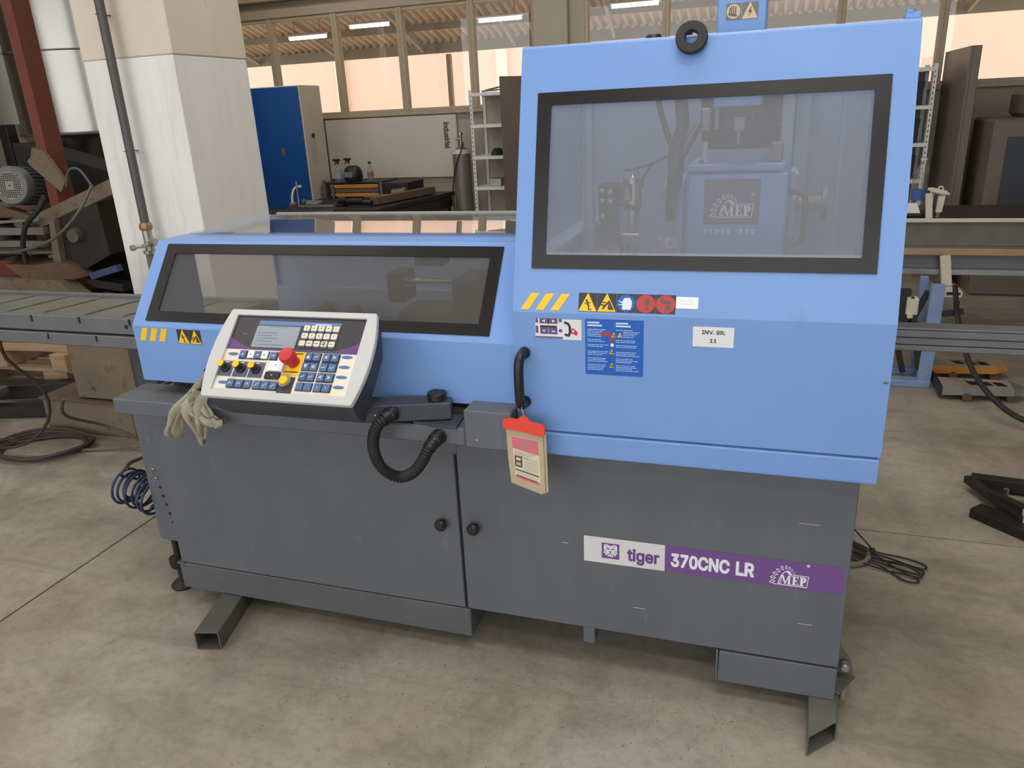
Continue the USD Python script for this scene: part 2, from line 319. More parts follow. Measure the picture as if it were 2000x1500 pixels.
part(WBK, 'sill', cbox(-5.4, 5.0, 6.55, 6.62, 1.615, 1.655, .006), WINFR)
part(WBK, 'head_rail', [cbox(-5.4, 5.0, 6.56, 6.66, 2.735, 2.86, .006)], WINFR)
parts(WBK, 'dark_beam', [cbox(-7, -.53, 6.46, 6.6, 2.90, 3.08, .01), cbox(-.16, 6, 6.46, 6.6, 2.90, 3.08, .01)], WINFR)
wx = [-5.38, -4.55, -3.735, -2.884, -2.078, -1.243, -.53]
wins = list(zip(wx[:-1], wx[1:]))+[(.005, .824), (.824, 1.63), (1.63, 2.445), (2.445, 3.305), (3.305, 4.15), (4.15, 4.99)]
for wi, (a, b) in enumerate(wins):
    t = thing(f'window_{wi+1}', kind='structure')
    s = .036
    part(t, 'window_frame', [cbox(a, a+s, 6.57, 6.66, 1.655, 2.735, .004), cbox(b-s, b, 6.57, 6.66, 1.655, 2.735, .004), cbox(a+s, b-s, 6.58, 6.65, 1.655, 1.69, .004), cbox(a+s, b-s, 6.58, 6.65, 2.695, 2.735, .004)], WINFR)
    part(t, 'pane', cbox(a+s, b-s, 6.612, 6.618, 1.69, 2.695), GLASSW)
solo('wall_left', cbox(-7.2, -7, -8, 6.8, 0, 4.2), WALLP, 'plain plaster wall far to the left', 'wall', kind='structure')
solo('wall_right', cbox(6, 6.2, -8, 6.8, 0, 4.2), WALLP, 'plain plaster wall far to the right', 'wall', kind='structure')
solo('ceiling', cbox(-7.2, 6.2, -8, 6.8, 4.2, 4.35), CEIL, 'pale sheet ceiling of the workshop', 'ceiling', kind='structure')
k = 0
for lx, ly in ((1.9, -1.3), (3.5, -1.7), (-4.4, -1.3), (-1.6, -.5), (-1.6, -3.1), (2.0, -3.3), (1.5, -.2), (-4.4, 2.2), (-.8, 2.2), (1.75, 1.3), (-3.0, 4.9), (.5, 4.9)):
    q = UsdLux.RectLight.Define(stage, f'/World/ceiling_light_{k:03d}'); k += 1
    q.CreateWidthAttr(1.5); q.CreateHeightAttr(.32); q.CreateIntensityAttr(LAMP); q.CreateColorAttr(Gf.Vec3f(1, .97, .92))
    q.AddTranslateOp().Set(Gf.Vec3d(lx, ly, 4.12))

CO = thing('concrete_column', 'square plastered concrete column, cream above and white below, behind the grey roller feed table', 'column', kind='structure')
part(CO, 'shaft', cbox(-1.812, -1.198, 1.852, 2.50, 0, 1.985, .006), COLP)
part(CO, 'upper_shaft', cbox(-1.815, -1.195, 1.849, 2.503, 1.986, 4.2, .006), COLB)

# ------------------------------------------------------------------ outside the windows
YD = thing('yard', 'pale concrete yard outside the windows', 'ground', kind='structure')
part(YD, 'ground', cbox(-22, 16, 6.85, 16, -.2, -.02), FACADE2)
BL = thing('facade', 'sunlit pale pink building wall across the yard seen through the windows', 'building')
part(BL, 'upper_wall', cbox(-22, 16, 15, 15.4, 1.62, 7), FACADE)
part(BL, 'lower_wall', cbox(-22, 16, 14.94, 15.4, 0, 1.62), FACADE2)
for x in (-15.5, -11.6, -7.7, -3.8, .1, 4.0, 7.9): part(BL, 'pilaster', cbox(x, x+.22, 14.86, 15.0, 0, 7, .01), FACADE2)
CN = thing('canopy', 'brown corrugated canopy roof outside the windows on grey purlins', 'roof')
def canz(y): return 3.62-(y-6.85)*.29
nx, pit = 1400, .125
X = np.linspace(-9.5, 7.5, nx); h = .03*np.clip(1.6*np.sin(X/pit*2*np.pi), -1, 1)
V = []
for y in (6.85, 10.35): V.append(np.stack([X, np.full(nx, y), canz(y)+h], 1))
for y in (6.85, 10.35): V.append(np.stack([X, np.full(nx, y), canz(y)+h+.002], 1))
V = np.vstack(V); i = np.arange(nx-1)
F = np.vstack([np.stack([i, i+nx, i+1], 1), np.stack([i+1, i+nx, i+nx+1], 1), np.stack([i+2*nx, i+1+2*nx, i+3*nx], 1), np.stack([i+1+2*nx, i+1+3*nx, i+3*nx], 1)])
part(CN, 'corrugated_sheet', trimesh.Trimesh(V, F, process=False), CORR, smooth=60)
for y in (7.3, 8.0, 8.7, 9.4): part(CN, 'purlin', bar((-9.5, y, canz(y)-.075), (7.5, y, canz(y)-.075), .05, .09), PURLIN)
part(CN, 'eave_beam', bar((-9.5, 10.1, canz(10.1)-.104), (7.5, 10.1, canz(10.1)-.104), .08, .15), PURLIN)
for x in (-7.6, -6.1, -4.6, -3.1, -1.6, -.1, 1.4, 2.9, 4.4): part(CN, 'rafter', bar((x, 6.9, canz(6.9)-.15), (x-.25, 10.1, canz(10.1)-.14), .04, .06), PURLIN)
for x in (-9.2, -2.94, 3.35): part(CN, 'post', cbox(x-.035, x+.035, 10.06, 10.14, -.02, canz(10.1)-.2, .004), PURLIN)
lamps = [(-4.29, 2.69, 'third'), (-3.33, 2.77, 'second'), (-1.48, 2.71, 'x'), (.235, 2.74, 'y')]
ll = ['long lit lamp under the canopy, beyond the leftmost clear window', 'long lit lamp under the canopy, in the window left of the long board middle', 'long lit lamp under the canopy, beyond the window next to the wall pier', 'long lit lamp under the canopy, just right of the wall pier']
for (x, z, _), lb in zip(lamps, ll):
    t = thing('canopy_lamp', lb, 'lamp', 'lamps under the canopy')
    part(t, 'diffuser', tube([(x-.28, 8.3, z), (x+.28, 8.3, z)], .038, 12, flat=.6), TUBELT)
    part(t, 'housing', cbox(x-.3, x+.3, 8.26, 8.34, z+.022, z+.05, .004), WHITEP)
    parts(t, 'rod', [cyl((x-.2, 8.3, z+.05), (x-.2, 8.3, canz(8.3)-.02), .006, 6), cyl((x+.2, 8.3, z+.05), (x+.2, 8.3, canz(8.3)-.02), .006, 6)], PURLIN)

# ------------------------------------------------------------------ the sawing machine
SAW = thing('sawing_machine', 'large blue and grey enclosed circular sawing machine with windows and a control panel', 'machine')
PU = Fr((1.303, -.07, 1.146), (1, 0, 0), (0, .168, .616))     # upper slanted panel of the tall hood
PL = Fr((1.303, -.07, .763))                                 # its lower vertical panel
QU = Fr((.068, -.05, 1.054), (1, 0, 0), (0, .176, .229))      # slanted panel of the low hood
QL = Fr((.068, -.05, .877))
CF = Fr((0, 0, 0))                                           # cabinet front, u = x, v = z
def shell(profile, x0, x1, t, r):
    """bent sheet: a (y, z) polyline with rounded bends, drawn out along x"""
    P = [np.array(profile[0], float)]
    for i in range(1, len(profile)-1):
        a, b, c = (np.array(q, float) for q in profile[i-1:i+2]); u, v = unit(a-b), unit(c-b); th = math.acos(np.clip(u@v, -1, 1)); d = r/math.tan(th/2)
        p, q = b+u*d, b+v*d
        for k in range(7): s = k/6; P.append((1-s)**2*p+2*s*(1-s)*b+s*s*q)
    P.append(np.array(profile[-1], float))
    g = LineString(P).buffer(t, single_sided=True, join_style=2)
    m = trimesh.creation.extrude_polygon(g, x1-x0, engine='earcut')
    T = np.array([[0, 0, 1, x0], [1, 0, 0, 0], [0, 1, 0, 0], [0, 0, 0, 1.0]]); m.apply_transform(T); return m
def yz(poly, x0, x1):
    m = trimesh.creation.extrude_polygon(Polygon(poly), x1-x0, engine='earcut'); m.apply_transform(np.array([[0, 0, 1, x0], [1, 0, 0, 0], [0, 1, 0, 0], [0, 0, 0, 1.0]])); return m
def cut(a, *bs):
    return trimesh.boolean.difference([a]+list(bs), engine='manifold')

# --- base cabinet
CAB = part(SAW, 'base_cabinet', [cbox(.006, 2.149, .022, .80, .172, .80), cbox(.006, 1.09, -.002, .02, .70, .79, .001)], GREY, 'dark grey painted steel base cabinet')
DR1 = part(SAW, 'cabinet_door', cbox(.003, 1.079, 0, .022, .173, .733, .0025), GREY, 'left cabinet door')
DR2 = part(SAW, 'cabinet_door', cbox(1.088, 2.150, 0, .022, .173, .76, .0025), GREY, 'wide right cabinet door')
for d, x in ((DR1, 1.028), (DR2, 1.131)):
    f = Fr((x, 0, .469)); part(d, 'knob', [f.cyl(0, 0, 0, .012, .009), f.lathe([(0, .01), (.014, .010), (.0185, .016), (.0185, .024), (.013, .031), (0, .033)], n=24)], BLACK)
part(SAW, 'plinth', [cbox(-.006, 1.096, -.003, .30, .070, .171, .003), cbox(-.012, .02, -.007, .02, .166, .174, .002)], PLINTH, 'scuffed plinth under the left door')
part(SAW, 'plinth', [cbox(1.842, 2.149, -.002, .5, .066, .168, .002), cbox(1.834, 1.84, -.001, .3, .066, .170, .001)], GREY, 'plinth under the right end')
part(SAW, 'foot_plate', [cbox(1.452, 1.487, .002, .06, .117, .172, .002), cbox(1.4, 1.7, .2, .6, .08, .172, .002)], GREY)
parts(DR2, 'scratch', [cbox(1.60, 1.632, -.0004, .001, .268, .2695), cbox(2.04, 2.075, -.0004, .001, .296, .2972), cbox(2.02, 2.07, -.0004, .001, .598, .599), cbox(1.395, 1.412, -.0004, .001, .452, .4535)], BEZEL)
part(SAW, 'rear_base', cbox(.1, 2.1, .35, .78, .07, .172, .003), GREYD)
f = Fr((1.168, -.12, .784))
LED = part(SAW, 'ledge', [cbox(-.006, 1.1705, -.12, .03, .785, .835, .004), cbox(1.17, 1.301, -.122, .02, .783, .889, .003)], GREY, 'grey steel ledge along the front with a taller end box')
part(LED, 'screw', Fr((1.204, -.122, .806)).lathe([(0, 0), (.0045, 0), (.004, .002), (0, .003)], n=12), STEEL)
parts(SAW, 'hood_foot', [cyl((.19, .02, .833), (.19, .02, .885), .014, 16), cyl((1.2, .05, .833), (1.2, .05, .885), .014, 16)], BLACK)
# left leg plate with bolts and levelling foot
LP = part(SAW, 'side_plate', [cbox(-.125, .004, .055, .065, .215, .78, .002), cbox(-.125, -.115, .065, .30, .215, .76, .001)], GREY, 'drilled side plate at the left end')
for x, z in ((-.088, .497), (-.083, .462)): part(LP, 'bolt', Fr((x, .055, z)).lathe([(0, 0), (.008, 0), (.008, .004), (.004, .005), (.004, .012), (0, .012)], n=12), STEEL)
parts(LP, 'bolt_hole', [Fr((-.075+.006*i, .0545, .43-.034*i)).cyl(0, 0, -.002, .0005, .006, 10) for i in range(5)], BLACK)
part(SAW, 'levelling_foot', Fr((-.10, .09, 0), (1, 0, 0), (0, 1, 0)).lathe([(0, 0), (.042, 0), (.045, .008), (.03, .022), (.014, .03), (.012, .08), (.03, .085), (.034, .1), (.034, .12), (.012, .125), (.012, .215), (0, .215)], n=20), OILY, 'dark round levelling foot')
RB = part(SAW, 'corner_bracket', [quadplate([(2.150, .10, .07), (2.21, .10, .065), (2.195, .10, .125), (2.150, .10, .185)], .008), quadplate([(2.15, .02, .074), (2.15, .10, .074), (2.21, .10, .07), (2.165, .02, .07)], .008)], GUNMETAL, 'bare steel fixing bracket at the right corner')
parts(RB, 'bolt', [Fr((2.178, .092, .118)).cyl(0, 0, 0, .022, .0125, 14, c=.003), cyl((2.175, .05, .075), (2.175, .05, .035), .009, 12)], ZINC)

# --- tall hood over the saw head
prof = [(-.07, .830), (-.07, 1.146), (.098, 1.762), (.125, 1.762)]
body = shell(prof, 1.303, 2.176, -.004, .012)
winU = PU.box(.079, .793, .135, .497, -.03, .03)
body = cut(body, winU)
side = [(-.068, .832), (-.068, 1.146), (.099, 1.760), (.85, 1.760), (.85, .80), (-.05, .80)]
HOOD = part(SAW, 'saw_hood', [body, yz(side, 1.3035, 1.3075), yz(side, 2.1715, 2.1755)], BLUE, 'tall light blue sheet metal hood with a slanted front')
part(SAW, 'hood_skirt', [shell([(-.07, .764), (-.07, .822), (-.05, .824)], 1.303, 2.174, -.004, .005), cbox(1.303, 1.307, -.066, .8, .764, .80), cbox(2.17, 2.174, -.066, .8, .764, .80), cbox(1.303, 2.172, -.068, .02, .760, .764)], BLUE, 'blue skirt strip below the tall hood')
part(SAW, 'hood_back', [cbox(1.307, 2.172, .846, .85, .80, 1.755)], BLUE_IN, 'inside back panel of the tall hood')
WF = part(HOOD, 'window_border', PU.prism(R(.045, .107, .824, .527, .002).difference(R(.079, .141, .792, .497, .004)), -.001, .003), FRAME, 'black border of the tall window')
part(HOOD, 'window_pane', PU.box(.046, .823, .108, .526, -.007, -.0015), GLASSH, 'hazy scratched window pane')
hp = spline([(1.330, -.07, 1.040), (1.329, -.095, 1.041), (1.327, -.112, 1.028), (1.326, -.117, .995), (1.326, -.117, .95), (1.326, -.112, .918), (1.327, -.095, .906), (1.327, -.07, .907)], 7)
part(HOOD, 'handle', [tube(hp, .0125, 14), cyl((1.327, -.07, .907), (1.327, -.079, .907), .015, 14), cyl((1.33, -.07, 1.04), (1.33, -.079, 1.04), .015, 14)], BLACK, 'black bow handle of the tall hood')
part(HOOD, 'corner_bracket', [cbox(2.145, 2.176, .12, .16, 1.762, 1.775, .002), cyl((2.155, .13, 1.775), (2.155, .13, 1.781), .01, 14)], BLUE)
part(HOOD, 'paint_chip', Fr((2.168, -.0702, 1.012)).box(-.006, .004, -.002, .002, 0, .0012, .0005), RUST, 'rusty chip in the paint')

# --- printed signs
YEL, BLK, SRED, SBLUE, SWHT, PUR = (245, 198, 24), (46, 46, 48), (188, 54, 58), (24, 92, 184), (226, 228, 234), (112, 76, 138)
def ub(g, x, y, w, h): return affinity.translate(affinity.scale(g, w, h, origin=(0, 0)), x, y)
TRI = Polygon([(.05, .04), (.95, .04), (.5, .97)]).buffer(.02)
FALL = unary_union([C(.44, .6, .055), L2([(.47, .55), (.5, .38), (.56, .3)], .09), L2([(.56, .3), (.54, .12), (.68, .12)], .06), L2([(.48, .5), (.62, .46)], .05), L2([(.44, .48), (.34, .42)], .04)])
CRUSH = unary_union([Polygon([(.55, .12), (.88, .12), (.62, .66)]), L2([(.3, .18), (.5, .42), (.6, .56)], .09), L2([(.22, .38), (.45, .34)], .08), L2([(.3, .5), (.45, .5)], .06)])
HEAD = unary_union([Polygon([(.34, .2), (.7, .2), (.75, .35), (.75, .62), (.64, .76), (.42, .74), (.34, .58)]).buffer(.04), L2([(.14, .62), (.4, .46)], .05), L2([(.12, .42), (.36, .42)], .04)])
FEET = unary_union([R(.45, .48, .68, .78), Polygon([(.38, .5), (.62, .42), (.7, .52), (.6, .6)]), Polygon([(.38, .3), (.66, .3), (.6, .18), (.46, .18)])])
OILC = unary_union([L2([(.3, .76), (.42, .62), (.68, .6)], .16), C(.62, .32, .13), Polygon([(.5, .34), (.62, .5), (.78, .34)])])
BOLT = Polygon([(.56, .72), (.38, .42), (.5, .42), (.44, .14), (.64, .5), (.52, .5), (.6, .72)])
def pict(P, kind, x, y, w, h, L=1, plate=BLK):
    if plate: P.add(ub(R(.01, 0, .99, 1), x, y, w, h), plate, L)
    if kind in ('fall', 'crush', 'bolt'):
        P.add(ub(TRI, x, y, w, h), YEL, L+1); P.add(ub({'fall': FALL, 'crush': CRUSH, 'bolt': BOLT}[kind], x, y, w, h), (72, 50, 26), L+2)
    elif kind == 'head': P.add(ub(C(.5, .5, .46, 16), x, y, w, h), SBLUE, L+1); P.add(ub(HEAD, x, y, w, h), SWHT, L+2)
    elif kind in ('feet', 'oil'): P.add(ub(C(.5, .5, .48, 16), x, y, w, h), SRED, L+1); P.add(ub(FEET if kind == 'feet' else OILC, x, y, w, h), (96, 82, 70), L+2)
def logo_mep():
    """saw-toothed arc, inner arch and serif letters in a framed strip; 1 wide"""
    G = []; Z = lambda x, y: ((x-485)/395, (1150-y)/395)
    for x, y, d, a in ((528, 1127, 44, 8), (533, 1083, 42, 30), (552, 1041, 40, 42), (580, 1004, 38, 58), (617, 974, 36, 78), (655, 962, 30, 100), (688, 968, 25, 122), (713, 986, 21, 136), (731, 1008, 18, 150), (742, 1028, 14, 160)):
        q = affinity.rotate(affinity.skew(sbox(-d*.5, -d*.36, d*.5, d*.36), 22), -a, origin=(0, 0)); q = q.difference(q.buffer(-d*.17))
        cx_, cy_ = Z(x, y); G.append(affinity.translate(affinity.scale(q, 1/395, 1/395, origin=(0, 0)), cx_, cy_))
    l_ = lambda P, w: L2([Z(*p) for p in P], w)
    G += [l_([(585, 1146), (598, 1088), (625, 1032), (655, 1004), (690, 1003), (716, 1036)], .022), Polygon([Z(*p) for p in ((648, 1006), (668, 994), (695, 1000), (722, 1040), (690, 1040), (672, 1016))])]
    G += [l_([(545, 1148), (868, 1148)], .018), l_([(868, 1148), (880, 1034)], .018), l_([(728, 1034), (880, 1034)], .018)]
    def letter(parts, x0, x1): return [affinity.translate(affinity.scale(p, (x1-x0)/395, 92/395, origin=(0, 0)), *Z(x0, 1138)) for p in parts]
    G += letter([R(0, 0, .24, .08), Polygon([(.08, 0), (.14, 0), (.26, 1), (.2, 1)]), Polygon([(.16, 1), (.36, 1), (.55, .2), (.48, 0)]), Polygon([(.46, 0), (.54, 0), (.80, 1), (.73, 1)]), Polygon([(.70, 1), (.88, 1), (.92, 0), (.74, 0)]), R(.64, 0, 1, .08), R(.1, .92, .36, 1), R(.7, .92, .98, 1)], 592, 716)
    G += letter([R(.12, 0, .48, 1), R(0, 0, .95, .09), R(0, .91, .95, 1), R(.4, .45, .72, .55), R(.64, .34, .74, .66), R(.85, 0, .97, .28), R(.85, .72, .97, 1)], 722, 786)
    G += letter([R(.12, 0, .48, 1), R(0, 0, .62, .09), Polygon([(0, 1), (.7, 1), (.95, .86), (.95, .6), (.7, .42), (.4, .42), (.4, .54), (.55, .54), (.6, .72), (.55, .88), (0, .91)])], 794, 864)
    return unary_union(G)
def fit(g, x0, y0, x1, y1):
    b = g.bounds; g = affinity.translate(g, -b[0], -b[1]); return affinity.translate(affinity.scale(g, (x1-x0)/(b[2]-b[0]), (y1-y0)/(b[3]-b[1]), origin=(0, 0)), x0, y0)
MEP = logo_mep(); REG = C(0, 0, .03, 8)
P = Print(PU, .0003)
for i in range(3): P.add(Polygon([(.020+i*.0385, .006), (.041+i*.0385, .006), (.068+i*.0385, .047), (.047+i*.0385, .047)]), YEL)
P.done(HOOD, 'hazard_stripes', 'three slanted yellow stripes')
P = Print(PU, .0003)
for i, kd in enumerate(('fall', 'crush', 'head', 'feet', 'oil')): pict(P, kd, .167+i*.0466, .006, .0466, .0445)
P.done(HOOD, 'warning_sign_strip', 'strip of five warning pictograms')
Print(PU, .0003).add(R(.4005, .020, .451, .047, .002), (240, 242, 242)).add(R(.404, .030, .44, .042), (232, 234, 236), 1).done(HOOD, 'blank_label', 'small blank white label')
P = Print(PL, .0003); a, b, z0, z1 = .057, .174, .318, .368
P.add(R(.057, z0, .127, z1), (228, 228, 232)); P.add(R(.057, z0, .127, z0+.004), (122, 92, 130), 1)
for (x0, x1, y0, y1) in ((.058, .065, .038, .05), (.069, .088, .037, .05), (.095, .115, .037, .05), (.118, .126, .042, .05), (.058, .065, .012, .030), (.070, .091, .010, .027), (.092, .114, .010, .027), (.118, .126, .016, .024)):
    P.add(R(x0, z0+y0, x1, z0+y1), (100, 82, 128), 1)
P.add(R(.0885, z0+.037, .0945, z0+.05), BLK, 1); P.add(R(.070, z0+.027, .113, z0+.032), BLK, 1)
P.add(Polygon([(.083, z0+.040), (.083, z0+.048), (.075, z0+.044)]), SWHT, 2); P.add(Polygon([(.101, z0+.040), (.101, z0+.048), (.109, z0+.044)]), SWHT, 2)
P.add(R(.077, z0+.017, .083, z0+.020), SWHT, 2); P.add(R(.1, z0+.016, .108, z0+.019), SWHT, 2)
P.add(R(.127, z0-.003, .175, z1-.001), (224, 224, 230))
P.add(L2([(.134, z0+.041), (.142, z0+.038), (.146, z0+.030), (.146, z0+.016), (.143, z0+.008), (.135, z0+.010)], .006), BLK, 1)
P.add(Polygon([(.149, z0+.026), (.156, z0+.027), (.167, z0+.016), (.162, z0+.008), (.156, z0+.012), (.148, z0+.014)]), (204, 60, 66), 1).add(C(.154, z0+.020, .003), SWHT, 2)
P.done(HOOD, 'handle_instruction_sticker', 'keypad and handle sticker with red hand')
P = Print(PL, .0003); x0, y0 = .184, .229; P.add(R(x0, y0, x0+.143, y0+.142), (18, 92, 186))
r2 = np.random.default_rng(3); lt = (170, 196, 232)
for cx_, w_ in ((x0+.006, .052), (x0+.076, .058)):
    for i, (yy, ww, hh) in enumerate(((.131, .030, .0042), (.124, .036, .0042))): P.add(R(cx_, y0+yy, cx_+ww, y0+yy+hh), (206, 220, 242), 1)
    for yy in np.arange(.012, .117, .0043):
        if any(abs(yy-g) < .0026 for g in (.03, .046, .066, .080, .094)): continue
        xx = cx_; 
        off = .018 if (cx_ > x0+.05 and .095 < yy < .112) else 0
        while xx+off < cx_+w_*r2.uniform(.6, 1): 
            q = r2.uniform(.004, .013); P.add(R(xx+off, y0+yy, min(xx+off+q, cx_+w_), y0+yy+.0017), lt, 1); xx += q+.0012
P.add(R(x0+.073, y0+.122, x0+.0735, y0+.137), lt, 1)
for x, y, kd in ((.045, .105, 'feet'), (.058, .105, 'oil'), (.067, .091, 'feet'), (.071, .104, 'crush'), (.086, .104, 'fall'), (.066, .061, 'crush'), (.066, .026, 'crush')): pict(P, kd, x0+x-.0065, y0+y-.006, .013, .0125, 1, None)
P.add(C(x0+.067, y0+.078, .0045), SWHT, 2)
P.done(HOOD, 'instruction_sheet', 'blue safety instruction sheet with small print')
P = Print(PL, .0003); P.add(R(.442, .3135, .535, .362, .0015), (226, 226, 230))
P.add(centred(text2('INV. BR.', .0088, 3, 1.12), .489, .349), (70, 70, 76), 1).add(centred(text2('11', .0088, 3, 1.1), .489, .329), (70, 70, 76), 1)
P.done(HOOD, 'inventory_label', 'white inventory label reading INV. BR. 11')
# banner on the cabinet
P = Print(CF, .0004); P.add(R(1.459, .403, 1.6855, .485), (212, 212, 212)); P.add(R(1.6855, .403, 2.137, .485), PUR)
P.add(R(1.510, .420, 1.560, .469), PUR, 1)
tg = [(.10, .94), (.3, .98), (.42, .90), (.58, .90), (.7, .98), (.9, .94), (.93, .7), (.90, .45), (.95, .3), (.82, .32), (.84, .12), (.7, .22), (.66, .04), (.54, .14), (.5, .02), (.44, .14), (.34, .05), (.3, .22), (.16, .12), (.18, .33), (.05, .3), (.10, .48), (.07, .7)]
P.add(ub(Polygon(tg), 1.5125, .4235, .045, .043), (224, 226, 230), 2)
tf = unary_union([L2([(.27, .68), (.42, .62)], .07), L2([(.73, .68), (.58, .62)], .07), Polygon([(.4, .48), (.6, .48), (.5, .36)]), L2([(.5, .36), (.5, .3), (.32, .22)], .05), L2([(.5, .3), (.68, .22)], .05), L2([(.2, .86), (.38, .8)], .03), L2([(.8, .86), (.62, .8)], .03), L2([(.14, .56), (.26, .5)], .03), L2([(.86, .56), (.74, .5)], .03), L2([(.16, .42), (.28, .38)], .03), L2([(.84, .42), (.72, .38)], .03), L2([(.5, .86), (.5, .74)], .03)])
P.add(ub(tf, 1.5125, .4235, .045, .043), (96, 72, 128), 3)
P.add(fit(text2('tiger', .046, 4), 1.582, .4105, 1.671, .461), (104, 70, 134), 1)
P.add(fit(text2('370CNC', .0435, 5), 1.702, .4205, 1.857, .464), (228, 230, 236), 1).add(fit(text2('LR', .0435, 5), 1.873, .4205, 1.920, .464), (228, 230, 236), 1)
P.add(fit(MEP, 1.959, .4095, 2.056, .471), (226, 228, 234), 1).add(C(2.052, .4765, .0042), (206, 206, 220), 1)
P.done(CAB, 'name_banner', 'white and purple banner reading tiger 370CNC LR with saw logo')

# --- low feed hood on the left
prof = [(-.05, .878), (-.05, 1.054), (.126, 1.283), (.722, 1.283)]
low = cut(shell(prof, .068, 1.303, -.004, .010), QU.box(.080, 1.125, .047, .247, -.03, .03), cbox(.16, 1.28, .27, .706, 1.25, 1.30))
sidep = yz([(-.048, .880), (-.048, 1.053), (.127, 1.281), (.722, 1.281), (.722, .88)], .0685, .0725)
sidep = cut(sidep, cbox(0, .2, .27, .70, .86, 1.25))
LOW = part(SAW, 'feed_hood', [low, sidep], BLUE, 'low light blue hood with a long slanted window')
part(SAW, 'hood_back', [cbox(.07, 1.3, .72, .724, .88, 1.28), cbox(.07, 1.3, .69, .72, .885, 1.01, .002)], BLUE_IN, 'inside back panel of the low hood')
part(LOW, 'window_border', QU.prism(R(.046, .017, 1.157, .276, .002).difference(R(.083, .049, 1.122, .244, .004)), -.001, .003), FRAME, 'black border of the low window')
part(LOW, 'window_pane', QU.box(.047, 1.156, .018, .275, -.007, -.0015), GLASSF, 'smoky low window pane')
ts = lambda yy: 1.2905-.037*(yy-.23)+.049*(yy-.23)**2/.968
tg_ = trimesh.creation.extrude_polygon(Polygon([(yy, ts(yy)) for yy in np.linspace(.230, .714, 41)]+[(yy, ts(yy)+.003) for yy in np.linspace(.714, .230, 41)]), 1.19, engine='earcut'); tg_.apply_transform(np.array([[0, 0, 1, .106], [1, 0, 0, 0], [0, 1, 0, 0], [0, 0, 0, 1.0]]))
part(LOW, 'top_sheet', tg_, GLASST, 'clear reflective sheet on the top')
part(LOW, 'sheet_edge', [cbox(.105, 1.296, .712, .726, 1.283, 1.292, .002)], ALU)
P = Print(QL, .0003)
for i in range(3): P.add(Polygon([(.020+i*.036, .131), (.0395+i*.036, .131), (.0565+i*.036, .170), (.037+i*.036, .170)]).buffer(.001), YEL)
P.done(LOW, 'hazard_stripes', 'three short slanted yellow stripes')
P = Print(QL, .0003); pict(P, 'fall', .163, .128, .0425, .043); pict(P, 'crush', .2065, .128, .0425, .043)
P.done(LOW, 'warning_sign_strip', 'pair of yellow warning triangles')
# inside it
IN = part(SAW, 'feed_bed', [cbox(.07, 1.3, .06, .69, .80, .905, .004)], CHIPS, 'grimy bed under the low hood')
parts(IN, 'bed_rail', [bar((.2, .18, .93), (1.25, .5, .93), .03, .03), bar((.3, .5, .925), (1.2, .22, .925), .02, .02)], DUSTY)
parts(SAW, 'feed_gripper', [cbox(.70, .76, .42, .52, 1.03, 1.13, .004), cbox(.95, 1.03, .38, .56, .90, 1.12, .005), cbox(.80, .90, .44, .5, 1.15, 1.18, .003), cbox(.76, .93, .36, .52, .90, 1.02, .01)], OILY, 'dark feed gripper blocks')
part(SAW, 'guide_rod', [cyl((.74, .45, 1.098), (1.0, .45, 1.102), .009, 14), Fr((.745, .44, 1.098)).prism(R(0, -.014, .045, .014, .004).difference(R(.012, -.006, .04, .006)), 0, .012)], STEEL, 'steel guide rod with clevis')
for x in (.30, .42): part(SAW, 'bed_roller', cyl((x, .28, .93), (x, .68, .93), .025, 16), TABLE)

# --- inside the tall hood: the saw head
HB = Fr((1.670, .45, 1.18))
HEADP = part(SAW, 'saw_head', [cbox(1.670, 1.945, .45, .74, .94, 1.425, .006), cbox(1.667, 1.934, .447, .745, 1.428, 1.452, .006)], BLUE, 'blue saw head casing')
part(HEADP, 'column', [cbox(1.915, 1.95, .56, .84, .95, 1.72, .004), cbox(1.955, 2.0, .70, .84, .95, 1.72, .004)], BLUE_IN, 'blue column behind the saw head')
P = Print(Fr((1.720, .45, 1.284)), .0004); P.add(R(0, 0, .152, .126, .001), (86, 82, 104)); P.add(fit(MEP, .017, .019, .136, .086), (232, 232, 236), 1).add(C(.132, .083, .0045).difference(C(.132, .083, .0028)), (225, 225, 232), 1)
P.done(HEADP, 'logo_plate', 'grey plate with the white saw logo')
P = Print(Fr((1.722, .45, 1.258)), .0003); x = 0
for ch in 'TIGER 370':
    if ch != ' ': g = text2(ch, .0125, 2, .8); P.add(at2(g, x, 0), (232, 238, 248)); 
    x += .0165 if ch != 'I' else .0150
P.done(HEADP, 'name_lettering', 'spaced white letters TIGER 370')
part(HEADP, 'motor', [Fr((1.805, .60, 1.487), (1, 0, 0), (0, 1, 0)).lathe([(0, 0), (.098, 0), (.104, .006), (.112, .04), (.116, .05), (.116, .056), (.10, .058), (.10, .26), (0, .26)], n=40)], OILY, 'dark saw motor')
mf = []
for i in range(28):
    a = i*2*math.pi/28; mf.append(bar((1.805+.104*math.cos(a), .60+.104*math.sin(a), 1.55), (1.805+.104*math.cos(a), .60+.104*math.sin(a), 1.74), .022, .004, up=(-math.sin(a), math.cos(a), 0)))
parts(HEADP, 'motor_fin', mf, OILY)
part(HEADP, 'motor_lug', [cbox(1.79, 1.82, .482, .50, 1.535, 1.575, .003), cyl((1.805, .487, 1.50), (1.805, .487, 1.536), .006, 10), cbox(1.70, 1.725, .50, .52, 1.54, 1.60, .003), cbox(1.738, 1.75, .49, .51, 1.54, 1.60, .003)], ALU)
part(HEADP, 'motor_collar', [Fr((1.805, .60, 1.452), (1, 0, 0), (0, 1, 0)).lathe([(0, 0), (.108, 0), (.104, .035), (0, .035)], n=40)], BLUE_IN)
